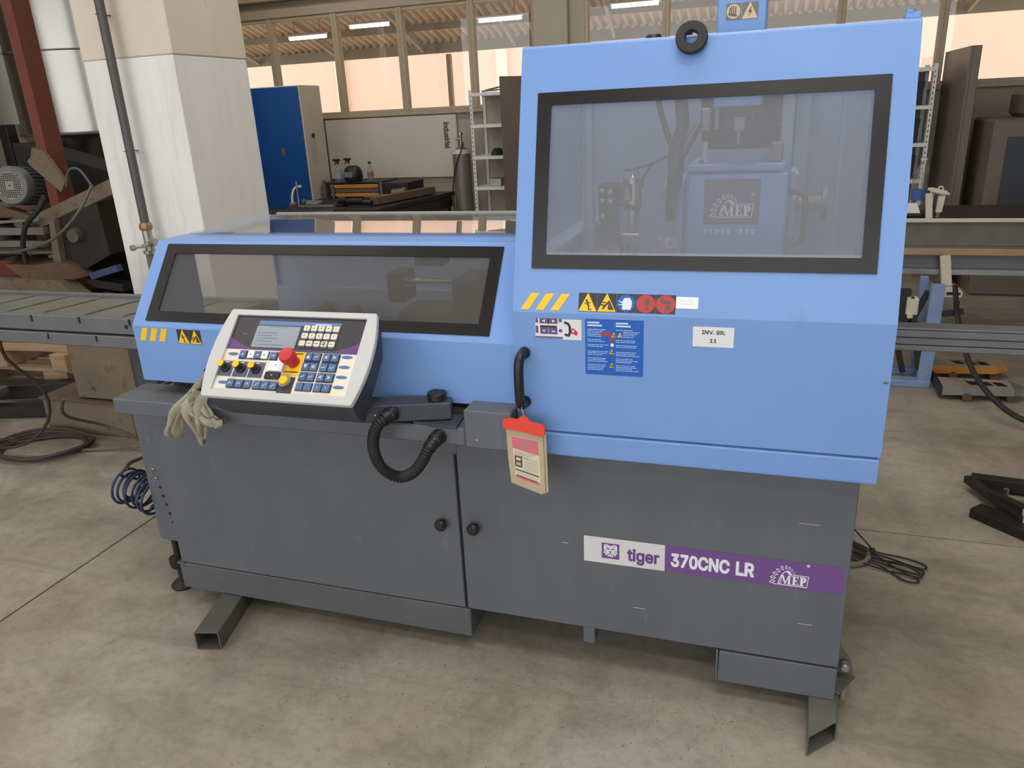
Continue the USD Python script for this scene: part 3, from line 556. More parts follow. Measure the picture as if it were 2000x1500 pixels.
part(HEADP, 'side_lug', [cbox(1.89, 1.925, .46, .5, 1.452, 1.505, .004), cyl((1.9, .456, 1.475), (1.9, .462, 1.475), .005, 10), cyl((1.915, .456, 1.462), (1.915, .462, 1.462), .004, 10)], GUNMETAL)
part(HEADP, 'limit_switch', [cbox(1.695, 1.725, .47, .49, 1.4525, 1.464, .002), cbox(1.71, 1.722, .475, .49, 1.464, 1.51, .002)], CREAMP, 'pale limit switch tab')
part(HEADP, 'switch_button', cbox(1.700, 1.714, .466, .4705, 1.455, 1.4635, .001), ESTOP)
part(HEADP, 'pull_handle', [tube(spline([(1.945, .47, 1.372), (1.965, .44, 1.372), (1.985, .43, 1.366), (1.99, .425, 1.345), (1.99, .425, 1.26), (1.985, .43, 1.24), (1.965, .44, 1.233), (1.945, .47, 1.233)], 6), .008, 12)], BLACK, 'black pull handle on the saw head')
part(HEADP, 'side_box', [cbox(1.946, 1.972, .49, .6, 1.23, 1.43, .006)], BLUE_IN)
part(HEADP, 'clamp_screw', [cyl((1.972, .5, 1.335), (2.035, .5, 1.335), .022, 18), cyl((2.035, .5, 1.335), (2.048, .5, 1.335), .05, 12), cyl((2.03, .5, 1.335), (2.05, .5, 1.335), .018, 12)], GUNMETAL, 'clamp screw with star knob')
parts(HEADP, 'bolt', [cyl((1.965, .489, z), (1.965, .484, z), .005, 10) for z in (1.42, 1.355, 1.25)], STEEL)
BG = part(SAW, 'blade_guard', [hull([(1.606, .42, 1.15), (1.662, .42, 1.15), (1.606, .5, 1.15), (1.662, .5, 1.15), (1.612, .42, 1.40), (1.664, .42, 1.40), (1.612, .5, 1.425), (1.664, .5, 1.425)]), cbox(1.592, 1.61, .43, .5, 1.10, 1.245, .003)], BLUE, 'narrow blue blade guard')
P = Print(Fr((1.614, .4195, 1.16)), .0005); P.add(R(.002, .060, .034, .092), (222, 214, 206)).add(Polygon([(.012, .067), (.024, .067), (.026, .077), (.018, .088), (.010, .077)]), (214, 96, 104), 1).add(R(.003, .054, .033, .059), (206, 120, 116))
P.add(R(.002, .0, .036, .046), (92, 112, 150)).add(C(.019, .024, .017), (70, 116, 186), 1).add(C(.019, .02, .0095), (222, 226, 236), 2)
P.done(BG, 'guard_stickers', 'red arrow sticker above a blue eye protection sticker')
ht = spline([(1.662, .38, 1.80), (1.657, .37, 1.63), (1.662, .37, 1.56), (1.648, .36, 1.50), (1.648, .36, 1.43), (1.640, .365, 1.38), (1.634, .38, 1.33), (1.634, .40, 1.312)], 7)
HOS = part(SAW, 'cable_loom', [tube(ht, np.interp(np.arange(len(ht)), [0, 18, 24, 30, len(ht)-1], [.018, .017, .022, .021, .012]), 12), tube(spline([(1.59, .38, 1.72), (1.598, .37, 1.62), (1.625, .36, 1.535), (1.645, .36, 1.49)], 7), .008, 10), tube(spline([(1.700, .42, 1.56), (1.685, .40, 1.53), (1.655, .365, 1.47)], 6), .013, 10)], BLACK, 'taped bundle of black cables')
part(HOS, 'ferrule', [ribbed([(1.634, .392, 1.345), (1.634, .396, 1.305)], .012, .008, .002), ], BLACK)
part(HOS, 'gland', Fr((1.634, .416, 1.30)).lathe([(0, 0), (.013, 0), (.013, .008), (0, .008)], n=16), BRASS)
CY = part(SAW, 'vice_cylinder', [Fr((1.530, .36, 1.352), (1, 0, 0), (0, 1, 0)).lathe([(0, 0), (.0255, 0), (.027, .004), (.027, .07), (.025, .076), (.012, .078), (.006, .088), (.0045, .10), (0, .10)], n=32), cyl((1.530, .36, 1.15), (1.530, .36, 1.345), .017, 24)], STEEL, 'bright steel vice cylinder')
part(CY, 'collar', [Fr((1.530, .36, 1.340), (1, 0, 0), (0, 1, 0)).lathe([(0, 0), (.024, 0), (.024, .012), (0, .012)], n=24)], BLACK)
part(CY, 'clamp_block', [cbox(1.505, 1.555, .335, .385, 1.245, 1.275, .003)], ALU)
part(CY, 'air_line', [tube(spline([(1.506, .36, 1.447), (1.532, .36, 1.449), (1.58, .36, 1.462), (1.635, .36, 1.486)], 6), .0035, 8), tube(spline([(1.558, .36, 1.40), (1.562, .36, 1.43), (1.585, .36, 1.463)], 6), .003, 8)], BLACK)
P = Print(Fr((1.510, .332, 1.366)), .0006); P.add(R(0, 0, .024, .046), (58, 52, 48)).add(Polygon([(.003, .004), (.021, .004), (.010, .04)]), (172, 140, 110), 1).done(CY, 'cylinder_sticker', 'dark sticker with a faded triangle')
VB = part(SAW, 'valve_block', [cbox(1.424, 1.478, .40, .47, 1.30, 1.405, .003), cbox(1.432, 1.475, .41, .47, 1.24, 1.30, .004), cbox(1.478, 1.51, .42, .46, 1.34, 1.40, .003), cbox(1.43, 1.49, .40, .44, 1.225, 1.243, .003)], OILY, 'dark valve block')
parts(VB, 'bolt', [Fr((x, .40, z)).lathe([(0, 0), (.0075, 0), (.0075, .005), (.003, .006), (0, .004)], n=10) for x, z in ((1.458, 1.385), (1.458, 1.357), (1.434, 1.36), (1.433, 1.387), (1.436, 1.315))], STEEL)
part(VB, 'hose', tube(spline([(1.475, .40, 1.27), (1.495, .39, 1.24), (1.49, .38, 1.18)], 6), .005, 8), BLACK)
parts(SAW, 'interior_post', [cbox(1.372, 1.378, .42, .428, 1.06, 1.72, .001), cbox(1.345, 1.360, .62, .64, 1.1, 1.72, .002), cbox(1.380, 1.40, .43, .47, 1.06, 1.72, .002), cbox(2.075, 2.09, .6, .62, .95, 1.72, .002)], BLUE_IN, 'blue inner frame posts')
part(SAW, 'bright_strip', cbox(1.3715, 1.3755, .4165, .4195, 1.40, 1.72, .0005), STEEL)
part(SAW, 'interior_ledge', [cbox(1.3075, 1.36, .10, .845, 1.245, 1.265, .003)], BLUE_IN)
part(SAW, 'inner_label', [cbox(2.1675, 2.1695, .40, .47, 1.37, 1.46)], WHITEP)
part(SAW, 'work_table', [cbox(1.32, 2.16, .08, .84, .86, .95, .004), cbox(1.40, 1.66, .30, .62, .95, 1.10, .006), cbox(1.98, 2.14, .25, .7, .95, 1.06, .006)], GUNMETAL, 'grey steel work table inside the tall hood')

# box on top, with two small signs
EB = part(SAW, 'junction_box', [cbox(1.742, 1.862, .34, .52, 1.60, 2.06, .004)], BLUE, 'blue box rising above the tall hood')
P = Print(Fr((1.764, .34, 1.806)), .0004); P.add(R(0, 0, .036, .038, .001), (118, 112, 104)).add(C(.018, .019, .0165), (206, 186, 156), 1)
g = unary_union([L2([(.008, .014), (.010, .026)], .003), L2([(.013, .012), (.013, .030)], .003), L2([(.018, .012), (.018, .031)], .003), L2([(.023, .012), (.023, .029)], .003), L2([(.009, .013), (.024, .010)], .006)])
P.add(g, (110, 96, 80), 2).add(R(.038, 0, .077, .038, .001), (118, 112, 104)).add(ub(TRI, .038, 0, .039, .038), (214, 190, 156), 1).add(ub(BOLT, .038, 0, .039, .038), (92, 74, 60), 2)
P.done(EB, 'warning_sign_strip', 'faded hand sign and lightning triangle')
part(SAW, 'top_knob', Fr((1.585, .34, 1.762), (1, 0, 0), (0, 1, 0)).lathe([(0, 0), (.022, 0), (.024, .012), (.018, .024), (0, .026)], n=24), BLACK)

# --- control panel on its arm
CP = Fr((.7336, -.22, 1.0487), (.9998, .0206, 0), (-.015, .717, .697)); K = 1.0522
PAN = thing_part = SAW+'/control_panel'; UsdGeom.Xform.Define(stage, PAN); tagp(stage.GetPrimAtPath(PAN), 'tilted control panel with light grey bezel')
def kk(g): return affinity.scale(g, K, K, origin=(0, 0))
def arcside(u, bul): return [(u+bul*(1-t*t)*(1 if u > 0 else -1), .125*t) for t in np.linspace(-1, 1, 13)]
outl = Polygon(arcside(.2075, .018)+arcside(-.2075, .018)[::-1]).buffer(-.006).buffer(.006, quad_segs=4)
inner = R(-.186, -.105, .186, .109, .003)
bez = CP.prism(kk(outl.difference(inner)), -.012, 0); bez2 = CP.prism(kk(outl.buffer(-.0015).difference(inner)), 0, .0012)
part(PAN, 'bezel', [bez, bez2], BEZEL, 'light grey plastic bezel')
fb = [(u*K, v*K, -.0125) for u, v in np.array(outl.buffer(-.006).simplify(.001).exterior.coords)]
bk = [(u, v, -.115) for u in (-.19, .205) for v in (-.128, .06)]+[(u, v, -.06) for u in (-.2, .212) for v in (-.139, .11)]
part(PAN, 'housing', hull([CP.p(*q) for q in fb+bk]), GREYD, 'dark grey housing')
P = Print(CP, -.0055, .0004)
P.add(kk(inner.intersection(R(-.2, .012, .2, .12))), (52, 50, 54))
for sg in (-1, 1):
    pg = Polygon([(sg*.186, .012), (sg*.186, .050)]+[(sg*(.186-.07*t), .050-.034*t**.62) for t in np.linspace(0, 1, 10)]+[(sg*.116, .012)]); P.add(kk(pg.buffer(0)), (96, 62, 120), 1)
P.add(kk(R(-.186, .0115, .186, .0165)), (84, 66, 108), 2)
P.add(kk(inner.intersection(R(-.2, -.12, .2, .0115))), (226, 216, 200))
P.add(kk(R(-.117, .084, .117, .0965)), (92, 122, 172), 1).add(kk(R(.045, .088, .09, .0915)), (206, 214, 230), 2)
P.add(kk(R(-.155, .055, -.142, .057)), (120, 120, 126), 1)
P.add(kk(R(-.004, -.105, .037, -.058)), (62, 60, 62), 1).add(kk(R(-.002, -.055, .042, .012)), YEL, 1)
for v in (.0045, -.046): P.add(kk(R(.0, v, .038, v+.003)), (70, 58, 40), 2)
for u, v in ((-.161, -.003), (-.161, -.083), (.159, .003), (.159, -.024), (.159, -.051), (.159, -.078)): P.add(kk(affinity.scale(C(u, v, .0045, 12), 3.3 if u < 0 else 3.4, 1)), (84, 112, 154), 1)
for u in (-.168, -.123, -.079): P.add(kk(R(u-.020, -.066, u+.021, -.023)), (88, 100, 118), 1).add(kk(R(u-.006, -.028, u+.004, -.025)), (210, 214, 220), 2)
for q in ((-.146, -.098, -.080, -.073), (-.074, -.098, -.004, -.073), (.045, -.040, .090, .010), (.094, -.040, .141, .010), (.045, -.068, .090, -.043), (.094, -.068, .141, -.043), (.045, -.094, .090, -.071), (.094, -.094, .141, -.071), (-.142, -.016, -.120, .008), (-.119, -.016, -.056, .008), (-.054, -.016, -.03, .008)): P.add(kk(R(*q)), (58, 66, 84), 1)
P.done(PAN, 'face_print', 'cream, black and purple printed keypad face')
part(PAN, 'screen', [CP.put(prism2(kk(R(-.118, .019, .007, .081)), -.0052, -.0035))], paint('lcd_grey', (150, 156, 168), .18, .03, 10), 'pale grey screen')
P = Print(CP, -.0034, .0003)
for i, (v, w_) in enumerate(((.060, .045), (.052, .03), (.044, .05), (.036, .034), (.026, .07))): P.add(kk(R(-.098, v, -.098+w_, v+.0022)), (112, 118, 132)); P.add(kk(R(-.108, v, -.103, v+.0022)), (112, 118, 132))
P.add(kk(R(-.08, .0765, -.03, .0785)), (120, 126, 140))
P.done(PAN, 'screen_text', 'faint menu lines on the screen')
KB = paint('slate_blue_key', (84, 106, 142), .45, .03, 20); KC = paint('cream_key', (226, 216, 196), .5, .03, 20); KW = paint('white_key', (236, 236, 238), .45, .02, 20)
def key(u, v, w_, h_, mat, z=.0): part(PAN, 'key', CP.box((u-w_/2)*K, (u+w_/2)*K, (v-h_/2)*K, (v+h_/2)*K, -.0052, .0005+z, .001), mat)
LG = Print(CP, .0005, .0003)
nums = '1234567890'
for r_ in range(3):
    for c_ in range(5):
        u, v = .0265+.0206*c_-(.001 if r_ == 2 else 0), .0775-.0215*r_
        key(u, v, .0165, .0150, KC); key(u, v-.0098, .0165, .0030, KB, -.003)
        if r_ < 2: LG.add(kk(centred(text2(nums[r_*5+c_], .0048, 1), u, v)), (70, 70, 76))
        elif c_ == 3: LG.add(kk(C(u, v, .005)), (80, 80, 84)).add(kk(R(u-.003, v-.001, u+.003, v+.001)), (220, 212, 196), 1)
        else: LG.add(kk(R(u-.0045, v-.001, u+.0045, v+.001)) if c_ else kk(C(u, v, .0012)), (110, 108, 108))
for u, mt in ((-.131, KB), (-.107, KW), (-.0875, KB), (-.068, KW), (-.042, KB)): key(u, -.004, .018, .020, mt); LG.add(kk(centred(C(0, 0, .002) if mt is KW else Polygon([(-.004, -.002), (.004, -.002), (.002, .003)]), u, -.004)), (60, 64, 78) if mt is KW else (196, 206, 224))
for u in (-.138, -.113, -.088): key(u, -.0855, .0205, .021, KB); LG.add(kk(L2([(u-.004, -.088), (u, -.083), (u+.004, -.087)], .0015)), (206, 214, 228))
for u in (-.062, -.039, -.016): key(u, -.0855, .0205, .021, KB); LG.add(kk(L2([(u-.004, -.089), (u+.004, -.082)], .0015)), (206, 214, 228))
tri = lambda u, v, d, s=.005: {'l': Polygon([(u-s, v), (u+s, v+s), (u+s*.3, v), (u+s, v-s)]), 'r': Polygon([(u+s, v), (u-s, v+s), (u-s*.3, v), (u-s, v-s)]), 'u': Polygon([(u, v+s), (u-s, v-s), (u+s, v-s)]), 'd': Polygon([(u, v-s), (u-s, v+s), (u+s, v+s)]), 'o': C(u, v, s*.8).difference(C(u, v, s*.4)), 'e': L2([(u-s, v-s*.3), (u, v-s*.3), (u+s, v+s*.4)], .0015), 'n': R(u-.0012, v-.0012, u+.0012, v+.0012)}[d]
for v, ks in ((-.002, 'uelr'), (-.029, 'doee'), (-.056, 'eelr'), (-.083, '  nn')):
    for u, kd in zip((.0565, .0785, .1055, .1285), ks):
        key(u, v, .0195, .0205, KB)
        if kd != ' ': LG.add(kk(tri(u, v, kd)), (214, 220, 232))
key(-.024, -.033, .042, .028, KW, .002); LG.add(kk(R(-.026, -.032, -.022, -.030)), (60, 60, 60), 8)
part(PAN, 'key', CP.box(-.047*K, -.006*K, -.068*K, -.050*K, -.0052, .002, .001), BLACK); LG.add(kk(R(-.029, -.060, -.025, -.058)), (210, 210, 210), 8)
LG.done(PAN, 'key_legends', 'symbols and digits on the keys')
for u in (-.168, -.123, -.079):
    q = part(PAN, 'selector_knob', [CP.put(trimesh.creation.revolve(np.array([(0, 0), (.0135, 0), (.0135, .006), (.0105, .009), (.010, .027), (0, .027)]), sections=24)).apply_translation(CP.a*u*K+CP.b*-.043*K-CP.n*.005)], BLACK, 'black selector knob with a yellow face')
for u in (-.168, -.123, -.079): part(PAN, 'knob_face', CP.cyl(u*K, -.043*K, .022, .0245, .0098, 22, c=.0008), YELLOW)
part(PAN, 'emergency_stop', CP.lathe([(0, -.005), (.017, -.005), (.0155, .008), (.018, .013), (.0205, .018), (.0212, .025), (.0212, .036), (.0185, .0415), (0, .043)], .019*K, -.018*K, 36), ESTOP, 'red mushroom emergency stop button')
part(PAN, 'start_button', CP.lathe([(0, -.005), (.0125, -.005), (.0125, .008), (.0115, .010), (0, .0105)], .014*K, -.072*K, 28), YELLOW, 'round yellow button')
part(PAN, 'button_ring', CP.put(prism2(affinity.translate(C(0, 0, .0175, 12).difference(C(0, 0, .0127, 12)), .014*K, -.072*K), -.005, .0045)), STEEL)
# side signs on the housing
SF = Fr(CP.p(.2155, -.045, -.045), -CP.n, CP.b)
P = Print(SF, .0005); pict(P, 'bolt', -.022, .0, .046, .046, 0, None); P.add(affinity.scale(C(.001, -.024, .020), .75, 1.15), (150, 52, 46)).add(affinity.scale(C(.001, -.024, .011), .7, 1.2), (90, 40, 36), 1)
P.done(PAN, 'side_signs', 'yellow triangle and red disc signs on the housing side')
# swivel arm
AF = Fr((.905, -.16, .845), (.95, .303, 0), (0, 0, 1)); La = .231
AF = Fr((.905, -.16, .845), (.219, .070, 0), (0, 0, 1))
ARM = part(SAW, 'panel_arm', [AF.box(-.01, .230, 0, .049, -.068, 0, .0035)], GREYD, 'dark grey swivel arm box')
parts(ARM, 'screw', [AF.lathe([(0, .0), (.0038, .0), (.003, .0018), (0, .0025)], u, v, 12) for u, v in ((.025, .022), (.073, .026))], STEEL)
kf = Fr(AF.p(.190, .049, -.032), (1, 0, 0), (0, 1, 0))
part(ARM, 'clamp_knob', kf.lathe([(0, 0), (.024, 0), (.026, .002), (.026, .018), (.024, .021), (.012, .0195), (0, .021)], n=36), BLACK, 'round black clamp knob')
part(SAW, 'arm_plate', [hull([(1.02, -.115, .835), (1.152, -.128, .835), (1.142, -.05, .835), (1.02, -.04, .835), (1.02, -.115, .843), (1.152, -.128, .843), (1.142, -.05, .843), (1.02, -.04, .843)])], GREYD)
cp_ = spline([(.975, -.140, .872), (.966, -.172, .868), (.946, -.184, .847), (.929, -.180, .805), (.927, -.175, .760), (.946, -.172, .718), (.988, -.168, .698), (1.030, -.168, .715), (1.062, -.168, .752), (1.085, -.160, .795), (1.098, -.12, .810)], 12)
CD = part(SAW, 'conduit', ribbed(cp_[4:-6], .0165, .0075, .0035, 16), RUBBER, 'black ribbed conduit loop', smooth=50)
parts(CD, 'conduit_gland', [cat(cyl(cp_[0], cp_[8], .021, 20, c=.003), cyl(cp_[6], cp_[14], .0185, 18)), cat(cyl(cp_[-1], cp_[-9], .021, 20, c=.003), cyl(cp_[-7], cp_[-15], .0185, 18))], BLACK, 'smooth black conduit ends')

# ------------------------------------------------------------------ things on and around the machine
T_ = thing('clipboard', 'orange-red clip holding kraft cards, hanging below the black bow handle of the tall hood', 'card holder', loc=(1.335, -.12, .67))
f = Fr((0, 0, 0)); sh = (1.335, -.12, .67)
def cl(pts): return Polygon([(x-sh[0], z-sh[2]) for x, z in pts])
part(T_, 'clip', f.prism(cl([(1.283, .852), (1.283, .876), (1.300, .880), (1.318, .878), (1.328, .884), (1.337, .892), (1.346, .885), (1.356, .874), (1.388, .868), (1.394, .860), (1.392, .842), (1.386, .837), (1.360, .842), (1.33, .848)]).buffer(-.003).buffer(.003), .004, .014), CLIP, 'orange-red plastic clip')
part(T_, 'card', f.prism(cl([(1.288, .85), (1.386, .842), (1.3875, .676), (1.378, .669), (1.335, .682), (1.2955, .695), (1.290, .76)]), .003, .0055), KRAFT, 'front kraft card')
part(T_, 'card', f.prism(cl([(1.294, .85), (1.393, .842), (1.3945, .676), (1.387, .670), (1.34, .688)]), -.002, .0005), KRAFT, 'card behind')
P = Print(f, .0055, .0003)
P.add(cl([(1.302, .830), (1.374, .822), (1.376, .692), (1.308, .714)]), (216, 208, 186)).add(cl([(1.302, .829), (1.373, .821), (1.374, .780), (1.304, .796)]), (208, 112, 128), 1)
P.add(cl([(1.328, .809), (1.337, .813), (1.344, .806), (1.340, .798), (1.346, .795), (1.334, .796)]), (168, 134, 112), 2)
for i in range(3): P.add(cl([(1.308, .789-i*.005), (1.366-i*.01, .780-i*.005), (1.366-i*.01, .7775-i*.005), (1.308, .7865-i*.005)]), (170, 162, 142), 1)
P.add(cl([(1.308, .775), (1.328, .773), (1.328, .741), (1.308, .745)]), (92, 74, 66), 1).add(cl([(1.312, .771), (1.324, .769), (1.324, .761), (1.312, .763)]), (214, 200, 178), 2).add(cl([(1.312, .757), (1.324, .755), (1.324, .747), (1.312, .749)]), (196, 176, 156), 2)
for i in range(7): P.add(cl([(1.332, .770-i*.0055), (1.370, .765-i*.0055), (1.370, .763-i*.0055), (1.332, .768-i*.0055)]), (176, 166, 146), 1)
P.add(cl([(1.309, .738), (1.372, .722), (1.372, .717), (1.309, .734)]), (112, 92, 78), 1)
for i in range(3): P.add(cl([(1.311, .730-i*.005), (1.368, .713-i*.005), (1.368, .711-i*.005), (1.311, .728-i*.005)]), (178, 168, 148), 1)
P.add(cl([(1.310, .7205), (1.374, .7025), (1.3755, .693), (1.309, .713)]), (208, 112, 128), 1)
P.done(T_, 'printed_label', 'cream label with pink bands', mat=PRINTG)
part(T_, 'string', tube([(.0, .002, .218), (-.004, .0, .236), (-.006, .004, .25)], .0012, 6), KRAFT)

RG = []
def strip(path, widths, seed, fold=.02, thick=.004):
    Pp = spline(path, 6); n = len(Pp); Wd = np.interp(np.linspace(0, 1, n), np.linspace(0, 1, len(widths)), widths)
    r_ = np.random.default_rng(seed); ph = r_.uniform(0, 6, 4)
    nv = 22; rows = []
    for i in range(n):
        v = np.linspace(-1, 1, nv); t = i/n
        dx = v*Wd[i]*(.8+.2*np.cos(2.2*v+ph[0])); dy = fold*(np.sin(v*5+ph[1]+3*t)+.6*np.sin(v*11+ph[2]-5*t)+.35*np.sin(v*19+9*t+ph[3]))*(.4+.6*min(1, Wd[i]/.04)); dz = .006*np.sin(v*8+ph[3]+4*t)
        rows.append(np.stack([Pp[i][0]+dx, Pp[i][1]+dy-.004, Pp[i][2]+dz], 1))
    V = np.array(rows).reshape(-1, 3); i, j = np.meshgrid(np.arange(n-1), np.arange(nv-1), indexing='ij')
    q = np.stack([i*nv+j, i*nv+j+1, (i+1)*nv+j+1, (i+1)*nv+j], -1).reshape(-1, 4); F = np.vstack([q[:, [0, 1, 2]], q[:, [0, 2, 3]]])
    m = trimesh.Trimesh(V, F, process=False); nn = m.vertex_normals
    return trimesh.Trimesh(np.vstack([V, V-nn*thick]), np.vstack([F, F[:, ::-1]+len(V)]), process=False)
RG = [strip([(.345, -.075, .935), (.325, -.085, .895), (.300, -.105, .858), (.288, -.150, .838), (.268, -.160, .80), (.248, -.158, .765), (.243, -.152, .748)], [.014, .032, .04, .036, .028, .026, .02], 1, .014),
      strip([(.335, -.10, .880), (.338, -.145, .850), (.350, -.160, .82), (.356, -.165, .79), (.353, -.16, .762), (.349, -.16, .735)], [.03, .04, .036, .028, .016, .008], 2, .010),
      strip([(.345, -.13, .852), (.378, -.150, .832), (.408, -.158, .812), (.436, -.160, .805)], [.015, .022, .024, .006], 5, .008), 
      strip([(.352, -.158, .83), (.385, -.163, .806), (.412, -.163, .80), (.445, -.163, .815)], [.03, .026, .02, .004], 6, .007)]
solo('rag', RG, RAGM, 'crumpled grimy grey rag draped over the ledge beside the control panel', 'rag', smooth=70)

f = Fr((1.707, .0885, 1.752), (1, 0, 0), (0, .168, .616))
solo('ring_magnet', f.put(trimesh.creation.revolve(np.array([(.014, .002), (.0335, .002), (.0355, .004), (.0355, .0155), (.0335, .0175), (.016, .0175), (.014, .0155), (.014, .002)]), sections=48)), RUBBER, 'dark ring magnet with a hole stuck to the top edge of the tall blue hood', 'ring magnet')

def square_tube(L, w, h, t, mitre=0):
    o = sbox(-w/2, 0, w/2, h).buffer(-.006).buffer(.006, quad_segs=3); i_ = sbox(-w/2+t, t, w/2-t, h-t).buffer(-.003).buffer(.003, quad_segs=2)
    m = trimesh.creation.extrude_polygon(o.difference(i_), L, engine='earcut'); m.apply_transform(np.array([[1, 0, 0, 0], [0, 0, 1, 0], [0, 1, 0, 0], [0, 0, 0, 1.0]])); m.invert()
    if mitre: v = m.vertices.copy(); e = v[:, 1] < 1e-6; v[e, 1] += (v[e, 0]-w/2)*-mitre; m.vertices = v
    return m
t = thing('steel_tube', 'square steel tube on the floor under the left plinth, its open end facing forward', 'steel tube', loc=(.2435, -.20, 0), rz=14)
part(t, 'tube_wall', square_tube(1.0, .084, .069, .004), GUNMETAL)
t = thing('steel_tube', 'rusty square steel tube on the floor under the right end, cut at an angle', 'steel tube', loc=(2.118, -.072, 0), rz=-3)
part(t, 'tube_wall', square_tube(.9, .074, .0655, .004, mitre=-1.15), TABLE)

th = np.linspace(0, 2*np.pi*9, 330); ax = np.array([.135, .05, .02]); hl = []
for i, x in enumerate(th):
    s_ = i/len(th); rr = .055+.008*math.sin(x*.7)+.006*math.sin(x*.23+1); cx_ = (-.262+.135*s_, .085-.01*s_, .395+.012*math.sin(s_*5)-.008*s_)
    hl.append((cx_[0]+.012*math.sin(x+.4), cx_[1]+rr*math.cos(x), cx_[2]+rr*math.sin(x)))
hl += [(-.135, .06, .345), (-.14, .045, .33), (-.15, .04, .32)]
hl = [(-.20, .03, .49), (-.235, .05, .46)]+hl
solo('coiled_air_hose', tube(hl, .0048, 8), HOSEB, 'springy coil of thin blue air hose hanging at the left end of the grey cabinet', 'air hose')
solo('brown_cable', tube(spline([(-.72, .30, .62), (-.80, .36, .52), (-.76, .50, .42), (-.62, .52, .36), (-.47, .40, .36), (-.33, .24, .43), (-.255, .12, .475), (-.205, .05, .49)], 8), .0065, 8), CABLE, 'thin brown cable curving down to the coiled blue hose', 'cable')

# --- roller feed table on the left
FT = thing('feed_table', 'worn grey steel feed table running out to the left of the saw', 'feed table')
x = -.15; i = 0
while x > -3.4:
    w_ = .20 if i % 3 else .23
    part(FT, 'top_plate', [hull([(x-w_+.006, .525, .888), (x-.004, .525, .888), (x-w_+.006+.05, .835, .888), (x-.004+.05, .835, .888), (x-w_+.006, .525, .8985), (x-.004, .525, .9005), (x-w_+.056, .835, .8985), (x+.046, .835, .9005)]), bar((x-.008, .56, .9005), (x+.036, .79, .9005), .007, .006)], TABLE)
    x -= w_; i += 1
part(FT, 'front_rail', cbox(-3.4, -.005, .515, .55, .833, .8995, .003), RAIL)
part(FT, 'front_rail', cbox(-3.4, -.005, .505, .545, .775, .826, .004), RAIL)
part(FT, 'back_rail', cbox(-3.4, -.005, .83, .86, .80, .915, .003), RAIL)
parts(FT, 'rail_slot', [cbox(q-.004, q+.004, .512, .52, .872, .8985) for q in (-.27, -.52, -.78, -1.04)]+[cbox(q-.003, q+.003, .502, .508, .80, .824) for q in (-.45, -.70, -.96)]+[cyl((q-.022, .5155, .866), (q-.022, .513, .866), .009, 12) for q in (-.27, -.52)], BLACK)
parts(FT, 'cross_beam', [cbox(-.16, -.08, .53, .84, .70, .775, .004), cbox(-1.6, -1.5, .53, .84, .70, .775, .004)], RAIL)
part(FT, 'support_leg', [cbox(-.60, -.49, .56, .80, 0, .775, .004)], GREYD)
part(FT, 'support_leg', [cbox(-2.9, -2.8, .56, .80, 0, .775, .004)], GREYD)
PD = thing('pedestal', 'beige rounded steel pedestal on a rusty base box beneath the left feed table', 'pedestal')
part(PD, 'post', hull([(-1.74+.03*(1-math.cos(a)), 1.22+.03*(1-math.sin(a)), z) for a in np.linspace(0, 1.57, 6) for z in (.215, .72)]+[(-1.30, 1.22, z) for z in (.215, .72)]+[(q, 1.55, z) for q in (-1.74, -1.30) for z in (.215, .72)]), DUSTY)
part(PD, 'end_plate', cbox(-1.30, -1.19, 1.24, 1.52, .215, .74, .004), GUNMETAL)
part(PD, 'base_box', [cbox(-1.985, -1.36, 1.20, 1.66, 0, .19, .006)], DUSTY)
part(PD, 'base_plate', cbox(-1.995, -1.35, 1.19, 1.67, .19, .205, .003), RUST)

# --- pipe and tap on the column
AP = thing('air_pipe', 'dark vertical air pipe with brass fitting and tap in front of the white column', 'pipe')
part(AP, 'pipe', cyl((-1.523, 1.76, 1.10), (-1.53, 1.76, 4.2), .0245, 18), paint('dark_pipe', (84, 84, 82), .5, .1, 8))
part(AP, 'pipe', cyl((-1.535, 1.76, .0), (-1.535, 1.76, .93), .022, 16), DUSTY)
part(AP, 'fitting', Fr((-1.523, 1.76, 1.06), (1, 0, 0), (0, 1, 0)).lathe([(0, 0), (.030, 0), (.036, .012), (.036, .030), (.028, .045), (0, .045)], n=8), BRASS)
part(AP, 'tap', [cyl((-1.524, 1.76, .945), (-1.523, 1.76, 1.06), .026, 18), cyl((-1.528, 1.76, .99), (-1.465, 1.75, .995), .022, 14), Fr((-1.53, 1.745, .975)).lathe([(0, 0), (.012, 0), (.012, .03), (0, .03)], n=14), cyl((-1.535, 1.76, .925), (-1.534, 1.76, .945), .033, 10), bar((-1.60, 1.71, .965), (-1.50, 1.715, .975), .022, .012), Fr((-1.605, 1.715, .965)).lathe([(0, -.01), (.018, -.008), (.018, .008), (0, .01)], n=14)], ZINC)
parts(AP, 'clip', [bar((-1.56, 1.76, z), (-1.56, 1.85, z), .02, .006) for z in (1.5, 2.2)], GUNMETAL)

